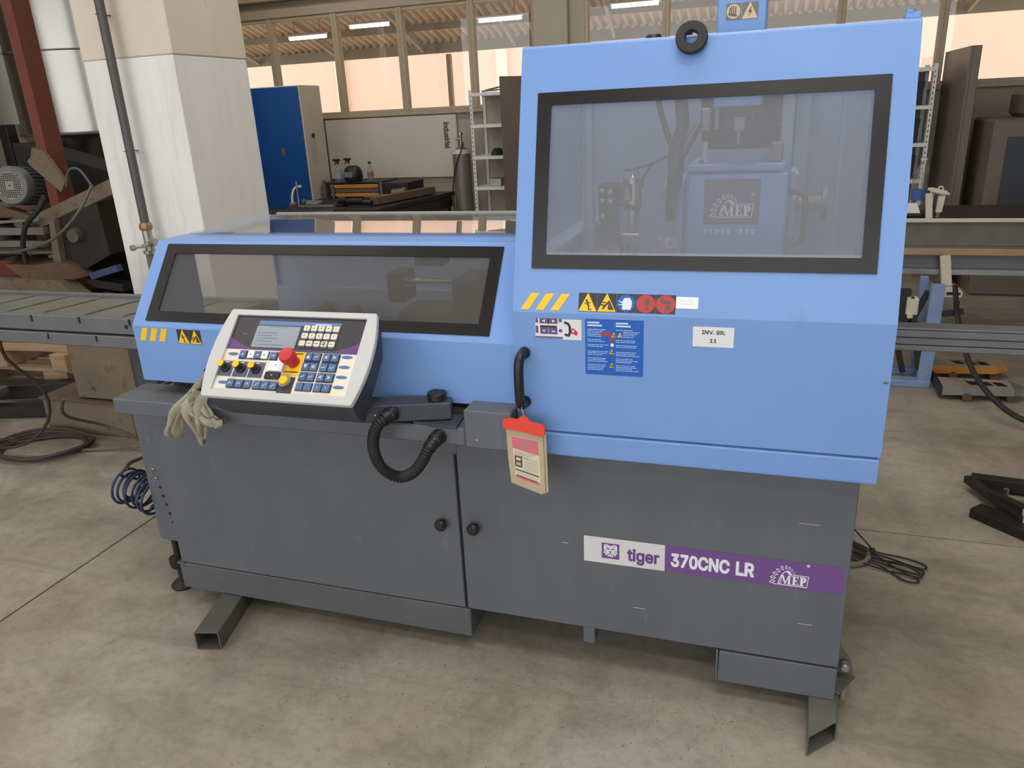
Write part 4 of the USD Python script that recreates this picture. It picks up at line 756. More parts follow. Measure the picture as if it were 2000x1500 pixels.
# --- old machine at the far left
OM = thing('old_press', 'dark oily old press with red-brown post, round-grilled motor and rusty plates at the left edge', 'machine')
part(OM, 'bed', [cbox(-3.58, -2.70, 2.95, 3.85, 0, .70, .01), hull([(x_, y_, z_) for x_, y_ in ((-4.15, 3.25), (-2.75, 3.25), (-4.15, 3.58), (-2.75, 3.58)) for z_ in (.7, 1.55 if x_ < -4 else 1.18)])], SOOT)
part(OM, 'side_cover', hull([(-3.08, 2.55, 1.02), (-2.72, 2.6, 1.15), (-2.70, 2.6, .75), (-2.98, 2.55, .62), (-3.12, 2.55, .80), (-3.08, 2.75, 1.02), (-2.72, 2.8, 1.15), (-2.7, 2.8, .75), (-2.98, 2.75, .62)]), OILY, 'dark side cover')
part(OM, 'cover_boss', cyl((-2.93, 2.56, .90), (-2.92, 2.51, .90), .055, 18, r2=.045), GUNMETAL)
part(OM, 'side_plate', hull([(-3.16, 2.5, .66), (-3.10, 2.5, 1.0), (-3.05, 2.5, 1.02), (-3.08, 2.5, .66), (-3.16, 2.55, .66), (-3.10, 2.55, 1.0), (-3.05, 2.55, 1.02), (-3.08, 2.55, .66)]), DUSTY)
part(OM, 'chute_plate', quadplate([(-3.95, 2.42, .80), (-3.25, 2.42, .80), (-3.02, 2.75, .76), (-3.95, 2.75, .76)][::1], .02), DUSTY)
part(OM, 'chute_plate', hull([(-3.55, 2.42, .70), (-3.08, 2.42, .70), (-2.90, 2.42, .60), (-3.40, 2.42, .60), (-3.55, 2.6, .72), (-3.0, 2.6, .72), (-2.9, 2.6, .6), (-3.4, 2.6, .6)]), RUST)
part(OM, 'chute_plate', hull([(-3.95, 2.38, .60), (-3.02, 2.38, .60), (-2.74, 2.38, .38), (-3.95, 2.38, .34), (-3.95, 2.5, .6), (-3.0, 2.5, .6), (-2.72, 2.5, .38), (-3.95, 2.5, .34)]), DUSTY)
part(OM, 'beam', bar((-3.28, 2.62, 1.00), (-2.55, 2.66, 1.24), .12, .10), DUSTY, 'sloping dusty beam')
parts(OM, 'pale_bar', [bar((-3.95, 2.5, .93), (-3.15, 2.5, .94), .05, .05), bar((-3.95, 2.5, .84), (-3.18, 2.5, .845), .05, .045), bar((-3.95, 2.52, .985), (-3.2, 2.52, 1.02), .03, .02)], ALU)
parts(OM, 'lower_frame', [cbox(-3.58, -2.6, 2.75, 2.945, .0, .35, .01), bar((-2.95, 2.6, .55), (-2.66, 2.65, .50), .10, .06), bar((-2.95, 2.7, .42), (-2.6, 2.75, .30), .06, .05)], OILY)
part(OM, 'blue_part', bar((-2.86, 2.55, .60), (-2.62, 2.58, .66), .06, .05), paint('dull_blue_paint', (66, 84, 118), .6, .12, 9))
MO = OM+'/electric_motor'; UsdGeom.Xform.Define(stage, MO); tagp(stage.GetPrimAtPath(MO), 'grey electric motor with a round perforated fan cover')
mfm = Fr((-3.48, 2.58, 1.262), (.97, .24, 0), (0, .12, 1))
def shrunk(m, k=.84): m = m.copy(); m.apply_transform(trimesh.transformations.scale_matrix(k, mfm.o)); return m
SHR_lathe = lambda *a, **k: shrunk(mfm.lathe(*a, **k)); SHR_prism = lambda *a: shrunk(mfm.prism(*a)); SHR_cyl = lambda *a: shrunk(mfm.cyl(*a))
part(MO, 'body', SHR_lathe([(0, -.40), (.13, -.40), (.15, -.38), (.15, -.10), (.168, -.09), (.17, -.02), (.160, .004), (0, .004)], n=44), MOTOR)
part(MO, 'fan_cover', SHR_lathe([(.118, .0045), (.150, .0045), (.160, .002), (.163, -.002), (.118, -.001)], n=44), MOTOR)
gh = [R(u-.0065, v-.0065, u+.0065, v+.0065) for u in np.arange(-.117, .12, .018) for v in np.arange(-.117, .12, .018) if .042 < math.hypot(u, v)*1 < .115 and not (abs(u) < .036 and abs(v) < .036)]
part(MO, 'grille', SHR_prism(C(0, 0, .121, 16).difference(unary_union(gh)), .0042, .0065), paint('grille_grey', (146, 142, 132), .6, .08, 10))
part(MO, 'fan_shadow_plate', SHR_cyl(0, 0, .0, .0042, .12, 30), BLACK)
part(MO, 'grille_boss', SHR_cyl(0, 0, .006, .009, .008, 10), BLACK)
parts(MO, 'cooling_fin', [shrunk(mfm.put(cbox(-.003, .003, .145, .172, -.37, -.11)).apply_transform(trimesh.transformations.rotation_matrix(a, mfm.n, mfm.o))) for a in np.linspace(0, 2*np.pi, 30)[:-1]], MOTOR)
part(MO, 'mount_plate', hull([mfm.p(.02, .16, -.30), mfm.p(.22, -.02, -.30), mfm.p(.26, .02, -.22), mfm.p(.05, .22, -.22), mfm.p(.02, .18, -.2), mfm.p(.24, -.02, -.2)]), DUSTY)
part(MO, 'bracket', [bar((-3.62, 2.62, 1.08), (-3.2, 2.75, .92), .1, .05), bar((-3.5, 2.7, 1.06), (-3.45, 2.75, .72), .1, .06)], RUST)
PS = OM+'/post'; UsdGeom.Xform.Define(stage, PS); tagp(stage.GetPrimAtPath(PS), 'red-brown painted steel post')
part(PS, 'web', cbox(-3.275, -3.185, 2.70, 2.86, .0, 4.2, .004), REDOX)
part(PS, 'gusset', [hull([(q, y_, z_) for q, z_ in ((-3.34, 1.40), (-3.28, 1.52), (-3.18, 1.49), (-3.04, 1.27), (-3.10, 1.20)) for y_ in (2.665, 2.699)])], DUSTY)
HPR = thing('steel_hopper', 'big shiny galvanised steel hopper behind the white column at the left', 'hopper')
HSH = paint('shiny_hopper_sheet', (158, 155, 148), .24, .06, 2.2, metallic=.95, bump=.5, bscale=2.2)
hf = Fr((-4.22, 4.35, 0), (1, 0, 0), (0, 1, 0))
part(HPR, 'shell', hf.lathe([(0, .86), (.10, .86), (.68, 1.56), (.72, 1.62), (.74, 4.0), (0, 4.0)], n=64), HSH, smooth=50)
parts(HPR, 'seam_ring', [torus(Fr((-4.22, 4.35, 1.60), (1, 0, 0), (0, 1, 0)), .715, .010, 64, 8), torus(Fr((-4.22, 4.35, 2.28), (1, 0, 0), (0, 1, 0)), .73, .007, 64, 8)], GUNMETAL)
part(HPR, 'inspection_port', torus(Fr((-3.72, 3.94, 1.42), (.75, .66, 0), (-.45, .5, .75)), .085, .018, 30, 8), GUNMETAL)
parts(HPR, 'leg', [cyl((-4.75, 4.0, 0), (-4.75, 4.0, 1.62), .03, 12), cyl((-3.68, 4.0, 0), (-3.68, 4.0, 1.62), .03, 12), cyl((-4.22, 4.98, 0), (-4.22, 4.98, 1.62), .03, 12)], GUNMETAL)
H2 = thing('sheet_metal_box', 'pale sheet metal housing with a slanted lower edge in the top left corner', 'housing')
part(H2, 'panel', hull([(-5.4, 3.4, 3.0), (-4.42, 3.4, 3.0), (-4.42, 3.4, 1.70), (-4.7, 3.4, 1.92), (-5.4, 3.4, 2.3), (-5.4, 3.6, 3.0), (-4.42, 3.6, 3.0), (-4.42, 3.6, 1.70), (-5.4, 3.6, 2.3)]), ZINC)
part(H2, 'seam_strip', cbox(-4.52, -4.50, 3.385, 3.40, 1.80, 3.0, .002), ZINC)
parts(H2, 'support', [cbox(-5.0, -4.9, 3.48, 3.58, 0, 2.1, .004), cbox(-4.55, -4.45, 3.48, 3.58, 0, 1.85, .004)], OILY)
DT = thing('duct', 'shiny round metal duct hanging below the pale housing at the left edge', 'duct')
part(DT, 'pipe', [ribbed([(-4.62, 3.3, 1.75), (-4.56, 3.25, 1.38)], .10, .05, .006, 24)], ZINC)
part(DT, 'hose', ribbed(spline([(-4.56, 3.25, 1.40), (-4.54, 3.2, 1.2), (-4.5, 3.2, .9), (-4.4, 3.2, .6), (-4.4, 3.2, .02)], 8), .12, .06, .01, 24), OILY)
t = thing('red_bracket', 'small bright red bracket frame hanging in the dark behind the old press', 'bracket')
part(t, 'frame', [bar((-2.62, 2.92, 1.00), (-2.80, 2.92, 1.00), .03, .035), bar((-2.80, 2.92, 1.01), (-2.83, 2.92, .91), .03, .03), bar((-2.63, 2.92, 1.01), (-2.59, 2.92, .75), .03, .03)], REDP)
part(t, 'hook_wire', cyl((-2.71, 2.9, 1.0), (-2.70, 2.9, 1.24), .004, 6), GUNMETAL)
for pts_, r_, nm, lb in (([(-3.02, 2.45, 1.20), (-3.06, 2.4, 1.10), (-3.18, 2.38, 1.0), (-3.26, 2.38, .86), (-3.28, 2.38, .72)], .018, 'cable', 'thick grey cable drooping from the electric motor past the pale bars'),
    ([(-2.62, 2.5, 1.26), (-2.72, 2.42, 1.08), (-2.92, 2.38, .92), (-3.15, 2.36, .84), (-3.45, 2.36, .80), (-3.9, 2.36, .84)], .011, 'cable', 'long thin grey cable sweeping across the front of the old press'),
    ([(-2.66, 2.55, 1.22), (-2.72, 2.52, 1.36), (-2.82, 2.52, 1.36), (-2.9, 2.54, 1.25)], .009, 'cable', 'short arched pale cable at the top of the old press')):
    solo(nm, tube(spline(pts_, 8), r_, 10), RUBBER if r_ > .015 else GUNMETAL, lb, 'cable')
OR = thing('machine_base', 'faded red and orange machine base seen low at the left edge', 'machine base')
part(OR, 'block', [cbox(-5.2, -3.62, 2.9, 3.0, .30, .62, .01)], REDOX)
part(OR, 'block', [cbox(-5.2, -3.62, 2.88, 3.04, .98, 1.10, .01)], RUST)

# --- floor cables, pallet and scrap at the left
loops = []
r2 = np.random.default_rng(11)
for k_ in range(4):
    n_ = 40; a = np.linspace(0, 2*np.pi, n_, endpoint=False); rx, ry = .23+.02*k_, .145+.014*k_
    for t_ in a: loops.append((-1.76+rx*math.cos(t_+2.9)-.01*k_, .965+ry*math.sin(t_+2.9)+.012*math.sin(3*t_+k_)+.10*math.cos(t_+2.9)*.3, .012+.010*k_*(.4+.6*abs(math.sin(t_*1.5)))))
loops = [(-1.42, .64, .77), (-1.50, .70, .62), (-1.52, .86, .40), (-1.62, .92, .20), (-1.80, .90, .06), (-1.98, .86, .03)]+loops+[(-2.10, .80, .02), (-2.3, .84, .013), (-2.6, .8, .013)]
solo('coiled_cable', tube(spline(loops, 3), .0085, 8), CABLE, 'loops of thin brown cable coiled on the floor under the left feed table', 'cable')
solo('cable_tie_bundle', tube(spline([(-1.99, .87, .045), (-2.02, .83, .05), (-2.05, .80, .03), (-2.04, .84, .02), (-2.01, .87, .03)], 5), .02, 8), RUBBER, 'black plug and tie at the left end of the coiled cable', 'plug')
solo('floor_cable', tube(spline([(-.92, 1.15, .24), (-1.05, 1.12, .10), (-1.2, 1.08, .03), (-1.42, 1.02, .012), (-1.55, .98, .012)], 8), .008, 8), DUSTY, 'pale cable running over the floor to the coil from behind the saw', 'cable')
PLT = thing('wooden_pallet', 'stacked weathered wooden pallet boards lying on the floor at the left edge', 'pallet')
for k_ in range(4): part(PLT, 'board', bar((-3.5, 2.0-.14*k_, .33), (-2.15, 2.12-.14*k_, .33), .10, .022), WOOD)
for xx in (-3.3, -2.75, -2.25):
    part(PLT, 'block', cbox(xx-.06, xx+.06, 1.58, 2.16, .21, .318, .004), WOOD)
for k_ in range(3): part(PLT, 'board', bar((-3.5, 1.62+.2*k_, .198), (-2.15, 1.68+.2*k_, .198), .10, .022), WOOD)
parts(PLT, 'block', [cbox(-3.4, -3.2, 1.6, 2.1, 0, .187, .004), cbox(-2.45, -2.25, 1.62, 2.1, 0, .187, .004)], WOOD)
ST = [('steel_channel', 'dark steel channel lying on the floor in front of the wooden pallet', [(-2.9, 1.36, .10), (-2.02, 1.60, .12)], .09, .09), ('steel_channel', 'long dark steel bar lying lowest at the left edge of the floor', [(-2.95, 1.18, .04), (-2.03, 1.42, .04)], .08, .07), ('steel_channel', 'short pale grey steel block on the floor at the left edge', [(-2.75, 1.24, .16), (-2.42, 1.30, .16)], .12, .05)]
for nm, lb, (p_, q_), w_, h_ in ST:
    solo(nm, bar(p_, q_, w_, h_, c=.004), OILY if 'dark' in lb else GUNMETAL, lb, 'steel bar')

# --- workbench, cabinet and board along the back wall
t = thing('blue_cabinet', 'tall cabinet with a deep blue door and cream side by the back windows', 'cabinet', loc=(-2.80, 5.55, 0))
part(t, 'body', cbox(-.82, 0, .012, .42, 0, 1.965, .006), CREAMP)
part(t, 'door', cbox(-.80, -.012, -.006, .011, .06, 1.955, .004), CABBLUE)
part(t, 'lock', [Fr((-.275, -.006, 1.30)).lathe([(0, 0), (.026, 0), (.026, .008), (0, .008)], n=16), Fr((-.275, -.006, 1.30)).box(-.02, .02, -.045, .045, 0, .004, .002)], GUNMETAL)
part(t, 'side_knob', cyl((0, .16, 1.46), (.016, .16, 1.46), .022, 14), BLACK)
P = Print(Fr((0, .10, 1.16), (0, 1, 0), (0, 0, 1)), .0005); P.add(R(0, 0, .12, .29), (196, 188, 174))
for k_ in range(5): P.add(R(.02, .22-.03*k_, .09, .226-.03*k_), (170, 160, 146), 1)
P.done(t, 'notice', 'faded paper notice on the side')
P = Print(Fr((-3.14, 6.598, .90))); 
t = thing('white_board', 'long off-white board below the windows with the word industrial running down it', 'board')
part(t, 'panel', cbox(-3.14, -1.475, 6.56, 6.585, .93, 1.605, .003), BOARD)
part(t, 'dark_edge', cbox(-3.19, -3.145, 6.57, 6.598, .6, 1.61, .002), GUNMETAL)
P = Print(Fr((-1.625, 6.56, 1.53), (0, 0, -1), (1, 0, 0)), .0005, .001); P.add(at2(text2('industrial', .058, 5, .82), 0, 0), (78, 74, 70)); P.done(t, 'lettering', 'dark vertical lettering industrial')
WB = thing('work_bench', 'dark steel welding bench in front of the long off-white board', 'workbench')
part(WB, 'top', hull([(-2.77, 4.72, .76), (-1.59, 4.72, .76), (-1.41, 6.22, .76), (-2.77, 6.22, .76), (-2.77, 4.72, .8), (-1.59, 4.72, .8), (-1.41, 6.22, .8), (-2.77, 6.22, .8)]), OILY)
part(WB, 'apron', [bar((-1.60, 4.75, .70), (-1.44, 6.18, .70), .03, .11), cbox(-2.75, -1.62, 4.74, 4.77, .62, .758, .003)], BLACK)
parts(WB, 'edge_block', [cbox(-2.76+.03*q, -2.742+.03*q, 4.705, 4.72, .762, .798, .002) for q in range(24)], GUNMETAL)
part(WB, 'leg', cbox(-2.74, -2.66, 4.78, 4.86, 0, .76, .004), OILY); part(WB, 'leg', cbox(-1.72, -1.64, 4.78, 4.86, 0, .76, .004), OILY)
part(WB, 'leg', cbox(-2.74, -2.66, 6.1, 6.18, 0, .76, .004), OILY); part(WB, 'leg', cbox(-1.53, -1.45, 6.1, 6.18, 0, .76, .004), OILY)
part(WB, 'brown_drawer', bar((-1.535, 5.55, .55), (-1.47, 6.08, .55), .04, .18), RUST)
TB = thing('tool_shelf', 'low orange and dark tool drawer unit on the bench under the spray bottles', 'tool drawers', loc=(-2.71, 5.72, .80))
part(TB, 'body', cbox(0, .98, 0, .4, .0, .15, .004), OILY)
for k_ in range(3): part(TB, 'drawer', [cbox(.05, .63, -.012, 0, .012+.045*k_, .05+.045*k_, .003)], ORANGE if k_ != 1 else RUST)
part(TB, 'top_tray', cbox(-.05, .66, -.01, .4, .15, .165, .003), OILY)
parts(TB, 'post', [cyl((-.03, .0, 0), (-.03, .0, .19), .02, 10), cyl((.09, -.03, 0), (.09, -.03, .15), .014, 10), cyl((.67, -.02, 0), (.67, -.02, .16), .02, 10)], GUNMETAL)
def bottle(name, label, loc, prof, mat, band=None, trig=None, group=None):
    t = thing(name, label, 'bottle', group, loc=loc); f_ = Fr((0, 0, 0), (1, 0, 0), (0, 1, 0))
    part(t, 'bottle_body', f_.lathe(prof, n=24), mat)
    if band: part(t, 'paper_label', f_.lathe(band[0], n=24), band[1])
    if trig: part(t, 'spray_head' if trig != 'cap' else 'cap', ([cyl((0, 0, prof[-1][1]), (0, 0, prof[-1][1]+.03), .014, 12), cbox(-.055, .03, -.012, .012, prof[-1][1]+.03, prof[-1][1]+.055, .005), bar((-.02, 0, prof[-1][1]+.03), (-.045, 0, prof[-1][1]-.01), .012, .008)] if trig != 'cap' else [cyl((0, 0, prof[-1][1]-.002), (0, 0, prof[-1][1]+.02), .016, 14)]), BLACK)
    return t
sp = [(0, 0), (.042, 0), (.044, .01), (.044, .10), (.036, .13), (.016, .165), (.013, .185), (0, .185)]
LBL = paint('pale_blue_label', (146, 160, 186), .6, .05, 10); LBR = paint('brown_label', (150, 96, 70), .6, .1, 10); LBB = paint('blue_label', (60, 92, 160), .6, .15, 30)
band = [(.0446, .03), (.0452, .03), (.0452, .10), (.0446, .10)]
bottle('spray_bottle', 'clear spray bottle with a pale blue label left of the black welding helmet', (-2.60, 5.82, .9655), sp, PET, (band, LBL), 'trig')
bottle('spray_bottle', 'plain clear spray bottle half hidden right behind the blue labelled one', (-2.53, 5.93, .9655), [(r_*.9, z) for r_, z in sp], PET, None, 'trig')
bottle('drink_bottle', 'slim clear bottle with a small brown label on the tool drawers', (-2.23, 5.85, .9655), [(0, 0), (.03, 0), (.032, .008), (.032, .10), (.024, .14), (.012, .165), (.012, .18), (0, .18)], PET, ([(.0325, .04), (.033, .04), (.033, .09), (.0325, .09)], LBR), 'cap')
t = thing('welding_helmet', 'black welding helmet standing on the tool drawers between bottles', 'helmet', loc=(-2.40, 5.78, .9655))
h_ = hull([(x_*.105*s_, y_*.10*s_, z_) for z_, s_ in ((0, .82), (.05, 1.0), (.11, .95), (.15, .74), (.168, .4)) for x_, y_ in [(math.cos(a), math.sin(a)) for a in np.linspace(0, 2*np.pi, 18)[:-1]]])
part(t, 'shell', h_, BLACK); part(t, 'visor', hull([(-.06, -.097, .055), (.04, -.102, .05), (.04, -.098, .105), (-.055, -.088, .11), (-.06, -.08, .055), (.04, -.08, .05), (.04, -.08, .105), (-.055, -.07, .11)]), paint('dark_visor', (120, 120, 116), .15, .05, 10))
solo('clamp', [tube(spline([(-2.72, 5.05, .82), (-2.72, 5.06, .90), (-2.69, 5.08, .97), (-2.62, 5.10, .985)], 6), .02, 10), cyl((-2.655, 5.06, .80), (-2.655, 5.06, 1.04), .007, 8), cbox(-2.75, -2.68, 5.02, 5.1, .80, .83, .003)], ZINC, 'steel screw clamp standing at the left end of the dark bench', 'clamp')
solo('angle_iron', bar((-1.76, 4.98, .845), (-1.575, 5.98, .845), .09, .07), RUST, 'long brown steel section lying along the right side of the bench', 'steel section')
solo('angle_grinder', [cyl((-2.05, 4.98, .843), (-1.85, 4.95, .845), .034, 14), cyl((-2.05, 4.98, .845), (-2.14, 5.0, .85), .042, 14), cyl((-2.13, 5.0, .81), (-2.13, 5.0, .82), .06, 20), cyl((-1.86, 4.95, .842), (-1.76, 4.93, .83), .028, 12)], BLACK, 'black angle grinder lying at the front of the bench', 'tool')
solo('flat_bar', [bar((-2.55, 4.9, .812), (-2.16, 4.9, .812), .04, .02), cbox(-2.45, -2.32, 4.86, 4.93, .80, .85, .004)], ALU, 'pale flat bar lying along the front edge of the bench', 'steel bar')
solo('steel_rod', [cyl((-2.58, 5.08, .832), (-2.40, 5.10, .825), .018, 10), cyl((-2.58, 5.08, .832), (-2.61, 5.08, .832), .03, 10)], GUNMETAL, 'short dark rod lying beside the screw clamp', 'rod')
solo('chain_vice', [cyl((-2.2, 5.62, .818), (-1.82, 5.65, .83), .018, 10), cyl((-1.88, 5.64, .85), (-1.76, 5.655, .86), .04, 14), cyl((-1.76, 5.655, .86), (-1.73, 5.66, .865), .048, 14)], DUSTY, 'dusty round tool lying at the back of the bench before the board', 'tool')
t = thing('gas_cylinder', 'tall grey gas cylinder standing against the back wall beside the board', 'gas cylinder', loc=(-1.30, 6.22, 0))
part(t, 'cylinder_body', Fr((0, 0, 0), (1, 0, 0), (0, 1, 0)).lathe([(0, 0), (.092, 0), (.098, .01), (.098, 1.17), (.094, 1.20), (.075, 1.24), (.035, 1.27), (.03, 1.30), (0, 1.30)], n=36), paint('cylinder_grey', (122, 118, 110), .4, .06, 6, metallic=.3))
part(t, 'shoulder_band', Fr((0, 0, 0), (1, 0, 0), (0, 1, 0)).lathe([(.0945, 1.20), (.0965, 1.20), (.078, 1.245), (.076, 1.245)], n=36), CREAMP)
part(t, 'valve', [cyl((0, 0, 1.30), (0, 0, 1.39), .017, 12), cyl((0, 0, 1.39), (0, 0, 1.415), .03, 14), cyl((0, 0, 1.35), (-.05, -.02, 1.35), .012, 10)], STEEL)
part(t, 'hose', tube(spline([(.05, -.06, 1.32), (.04, -.098, 1.24), (-.02, -.11, 1.10), (-.08, -.09, .9), (-.10, -.07, .75), (-.09, -.08, .6)], 8), .007, 8), RUBBER)
RK = thing('shelf_rack', 'white slotted metal shelf rack with a dark side panel left of the tall hood', 'shelf rack', loc=(-1.10, 6.02, 0))
def rack(RK, x_up, x0, x1):
    for yy in (0, .40): part(RK, 'upright', [cbox(x_up, x_up+.035, yy, yy+.003, 0, 1.83), cbox(x_up, x_up+.003, yy, yy+.035, 0, 1.83)], WHITEP)
    parts(RK, 'slot_hole', [cbox(x_up+.014, x_up+.021, -.001, .0, z, z+.02) for z in np.arange(.5, 1.8, .045)], BLACK)
    for z in (.50, .83, 1.145, 1.46, 1.77): part(RK, 'shelf', [cbox(x0, x1, 0, .40, z+.028, z+.031), cbox(x0, x1, -.002, 0, z, z+.032), cbox(x0, x1, .40, .402, z, z+.032)], WHITEP)
rack(RK, 0, 0, .9)
part(RK, 'back_sheet', cbox(0, .9, .41, .415, 0, 1.8), WALLP)
solo('dark_hat', hull([(-.86+.07*math.cos(a)*s_, 6.15+.08*math.sin(a)*s_, 1.178+z_) for z_, s_ in ((0, 1), (.04, .9), (.07, .5)) for a in np.linspace(0, 6, 12)]), BLACK, 'small dark hat on the third shelf of the left rack', 'hat')
solo('grey_box', cbox(-.95, -.82, 6.1, 6.3, .862, .94, .004), ZINC, 'pale tin on the lower shelf of the left rack', 'tin')
solo('flat_scrap', [bar((-.98, 6.1, 1.815), (-.7, 6.2, 1.83), .12, .012), bar((-.95, 6.15, 1.825), (-.72, 6.12, 1.86), .05, .01)], DUSTY, 'brown flat scraps lying on top of the left rack', 'scrap')
solo('locker_door', hull([(q, y_, z_) for q, y_ in ((-.60, 5.55), (-.60, 5.58), (-.32, 5.95), (-.30, 5.93)) for z_ in (0, 1.925)]), DARKP, 'dark brown sheet metal panel standing beside the left rack, next to the tall hood', 'panel')
RK2 = thing('shelf_rack', 'white slotted metal shelf rack right of the tall hood behind the plastic bottle', 'shelf rack', loc=(3.16, 6.02, 0))
rack(RK2, .02, -.85, .055)
part(RK2, 'back_sheet', cbox(-.85, .05, .41, .415, 0, 1.8), DARKP)
for z in (.862, 1.177, 1.492): solo('dark_bin', hull([(2.78, 6.1, z), (3.12, 6.1, z), (2.75, 6.08, z+.2), (3.14, 6.08, z+.2), (2.78, 6.38, z), (3.12, 6.38, z), (2.75, 6.4, z+.2), (3.14, 6.4, z+.2)]), OILY, 'dark bin on the %s shelf of the right rack' % {.862: 'lowest visible', 1.177: 'middle', 1.492: 'upper'}[z], 'bin')
t = thing('metal_partition', 'tall dark sheet steel partition right of the right rack', 'partition')
part(t, 'side', cbox(3.34, 3.36, 5.5, 6.5, 0, 1.93, .003), DARKP)
part(t, 'front', cbox(3.36, 3.42, 5.5, 5.52, 0, 1.93, .003), DARKP)
t = thing('dark_machine', 'low dark grey machine cabinet at the right edge beyond the side bench', 'machine')
part(t, 'body', cbox(3.52, 4.7, 5.2, 5.9, 0, 1.38, .02), DARKP); part(t, 'upper_body', cbox(3.75, 4.4, 5.25, 5.85, 1.38, 1.58, .03), DARKP); part(t, 'door_panel', cbox(3.62, 4.2, 5.185, 5.2, .3, 1.25, .006), GREYD)

# --- bench with bottle and spray gun at the right
RBn = thing('side_bench', 'grey steel bench with a wooden rail right of the tall hood', 'workbench')
part(RBn, 'top', cbox(2.35, 4.6, 3.281, 3.9, .885, .90, .003), OILY); part(RBn, 'front_lip', cbox(2.35, 4.6, 3.262, 3.28, .880, .9025, .003), CREAMP)
part(RBn, 'panel', [cbox(2.35, 4.6, 3.30, 3.33, .735, .884, .002)], GUNMETAL); part(RBn, 'lower_panel', [cbox(2.35, 4.6, 3.31, 3.34, .60, .684, .002), cbox(2.35, 4.6, 3.295, 3.32, .728, .735)], RAIL)
part(RBn, 'wood_rail', cbox(2.35, 4.6, 3.26, 3.34, .686, .726, .004), WOOD); part(RBn, 'lower_shelf', cbox(2.35, 4.6, 3.28, 3.8, .565, .60, .003), ALU)
part(RBn, 'leg', [bar((2.915, 3.24, .69), (2.945, 3.24, .51), .055, .03)], CREAMP)
part(RBn, 'tube_end', [Fr((2.96, 3.1, .49)).prism(R(-.045, -.018, .045, .018, .004).difference(R(-.038, -.011, .038, .011, .002)), -.2, .0)], CREAMP)
part(RBn, 'leg', cbox(2.42, 2.50, 3.4, 3.5, 0, .565, .004), OILY); part(RBn, 'leg', cbox(4.3, 4.38, 3.4, 3.5, 0, .565, .004), OILY)
t = thing('water_bottle', 'crumpled clear plastic water bottle with a blue label on the right bench', 'bottle', loc=(2.775, 3.50, .925))
bp = [(0, 0), (.040, 0), (.044, .01), (.044, .05), (.041, .07), (.044, .09), (.043, .15), (.034, .19), (.04, .22), (.030, .26), (.016, .285), (.016, .30), (0, .30)]
b_ = Fr((0, 0, 0), (1, 0, 0), (0, 1, 0)).lathe(bp, n=28); vv = b_.vertices.copy(); vv[:, 0] += .010*np.sin(vv[:, 2]*26)+.028*np.clip(vv[:, 2]-.1, 0, 1); vv += (meshkit.noise(vv*60, 3)-.5)[:, None]*.006; b_.vertices = vv
part(t, 'bottle_body', b_, PET); part(t, 'paper_label', Fr((.003, 0, 0), (1, 0, 0), (0, 1, 0)).lathe([(.045, .06), (.046, .06), (.046, .12), (.045, .12)], n=28), LBB)
part(t, 'cap', cyl((.006, 0, .295), (.006, 0, .305), .02, 14), CREAMP)
solo('white_tray', hull([(2.5, 3.34, .925), (2.77, 3.34, .925), (2.5, 3.34, .985), (2.745, 3.34, .985), (2.5, 3.44, .925), (2.77, 3.44, .925), (2.5, 3.44, .967), (2.75, 3.44, .967)]), WHITEP, 'white plastic block lying on the right bench beside the tall hood', 'block')
solo('black_pad', cbox(2.45, 2.80, 3.36, 3.6, .9005, .9245, .003), BLACK, 'flat black pad under the white block on the right bench', 'pad')
solo('upright_bar', bar((2.812, 3.30, .9005), (2.795, 3.30, 1.045), .036, .02), CREAMP, 'short pale upright bar standing on the right bench', 'bar')
t = thing('spray_gun', 'cream spray gun standing on its handle on the right bench', 'spray gun', loc=(2.86, 3.34, .9005))
part(t, 'handle', [hull([(-.010, -.012, .03), (.022, -.012, .03), (.026, -.012, .10), (-.006, -.012, .125), (.03, -.012, .125), (-.010, .012, .03), (.022, .012, .03), (.026, .012, .10), (-.006, .012, .125), (.03, .012, .125)])], CREAMP)
part(t, 'barrel', [cyl((-.052, 0, .160), (.035, 0, .138), .016, 12), cyl((-.066, 0, .166), (-.05, 0, .161), .010, 12), cyl((.035, 0, .138), (.05, 0, .134), .009, 10), torus(Fr((.002, 0, .165)), .013, .005, 18, 8)], CREAMP)
part(t, 'trigger', bar((-.03, 0, .145), (-.034, 0, .07), .006, .008), ALU); part(t, 'hose_nut', cyl((.004, 0, .0), (.004, 0, .03), .012, 10), BRASS)

# --- right feed rail and blue stand
RF = thing('output_rail', 'long aluminium feed rail running out to the right of the saw', 'feed rail')
parts(RF, 'profile_rib', [cbox(2.15, 4.6, .60, .68, .928, .950, .003), cbox(2.15, 4.6, .604, .67, .905, .927, .002), cbox(2.15, 4.6, .598, .69, .888, .904, .002)], RAIL)
part(RF, 'top_plate', cbox(2.15, 4.6, .60, .665, .951, .958, .002), RAIL)
BSd = thing('blue_stand', 'worn light blue steel stand on the floor behind the feed rail', 'stand')
part(BSd, 'upright', bar((2.815, 2.85, .03), (2.825, 2.85, .60), .07, .05), BLUEF)
part(BSd, 'upright', bar((2.80, 3.065, .04), (2.79, 3.065, .60), .04, .04), BLUEF)
part(BSd, 'foot', [cbox(2.35, 2.85, 2.81, 2.89, .0, .04, .004)], BLUEF)
part(BSd, 'foot', [cbox(2.35, 2.85, 3.03, 3.10, .0, .04, .004)], BLUEF)
parts(BSd, 'dark_brace', [bar((2.70, 2.86, .52), (2.79, 2.86, .10), .035, .03), bar((2.62, 2.95, .40), (2.72, 2.95, .05), .05, .03), bar((2.66, 2.9, .56), (2.66, 2.9, .35), .08, .05), bar((2.72, 2.9, .36), (2.79, 2.9, .55), .03, .03)], OILY)
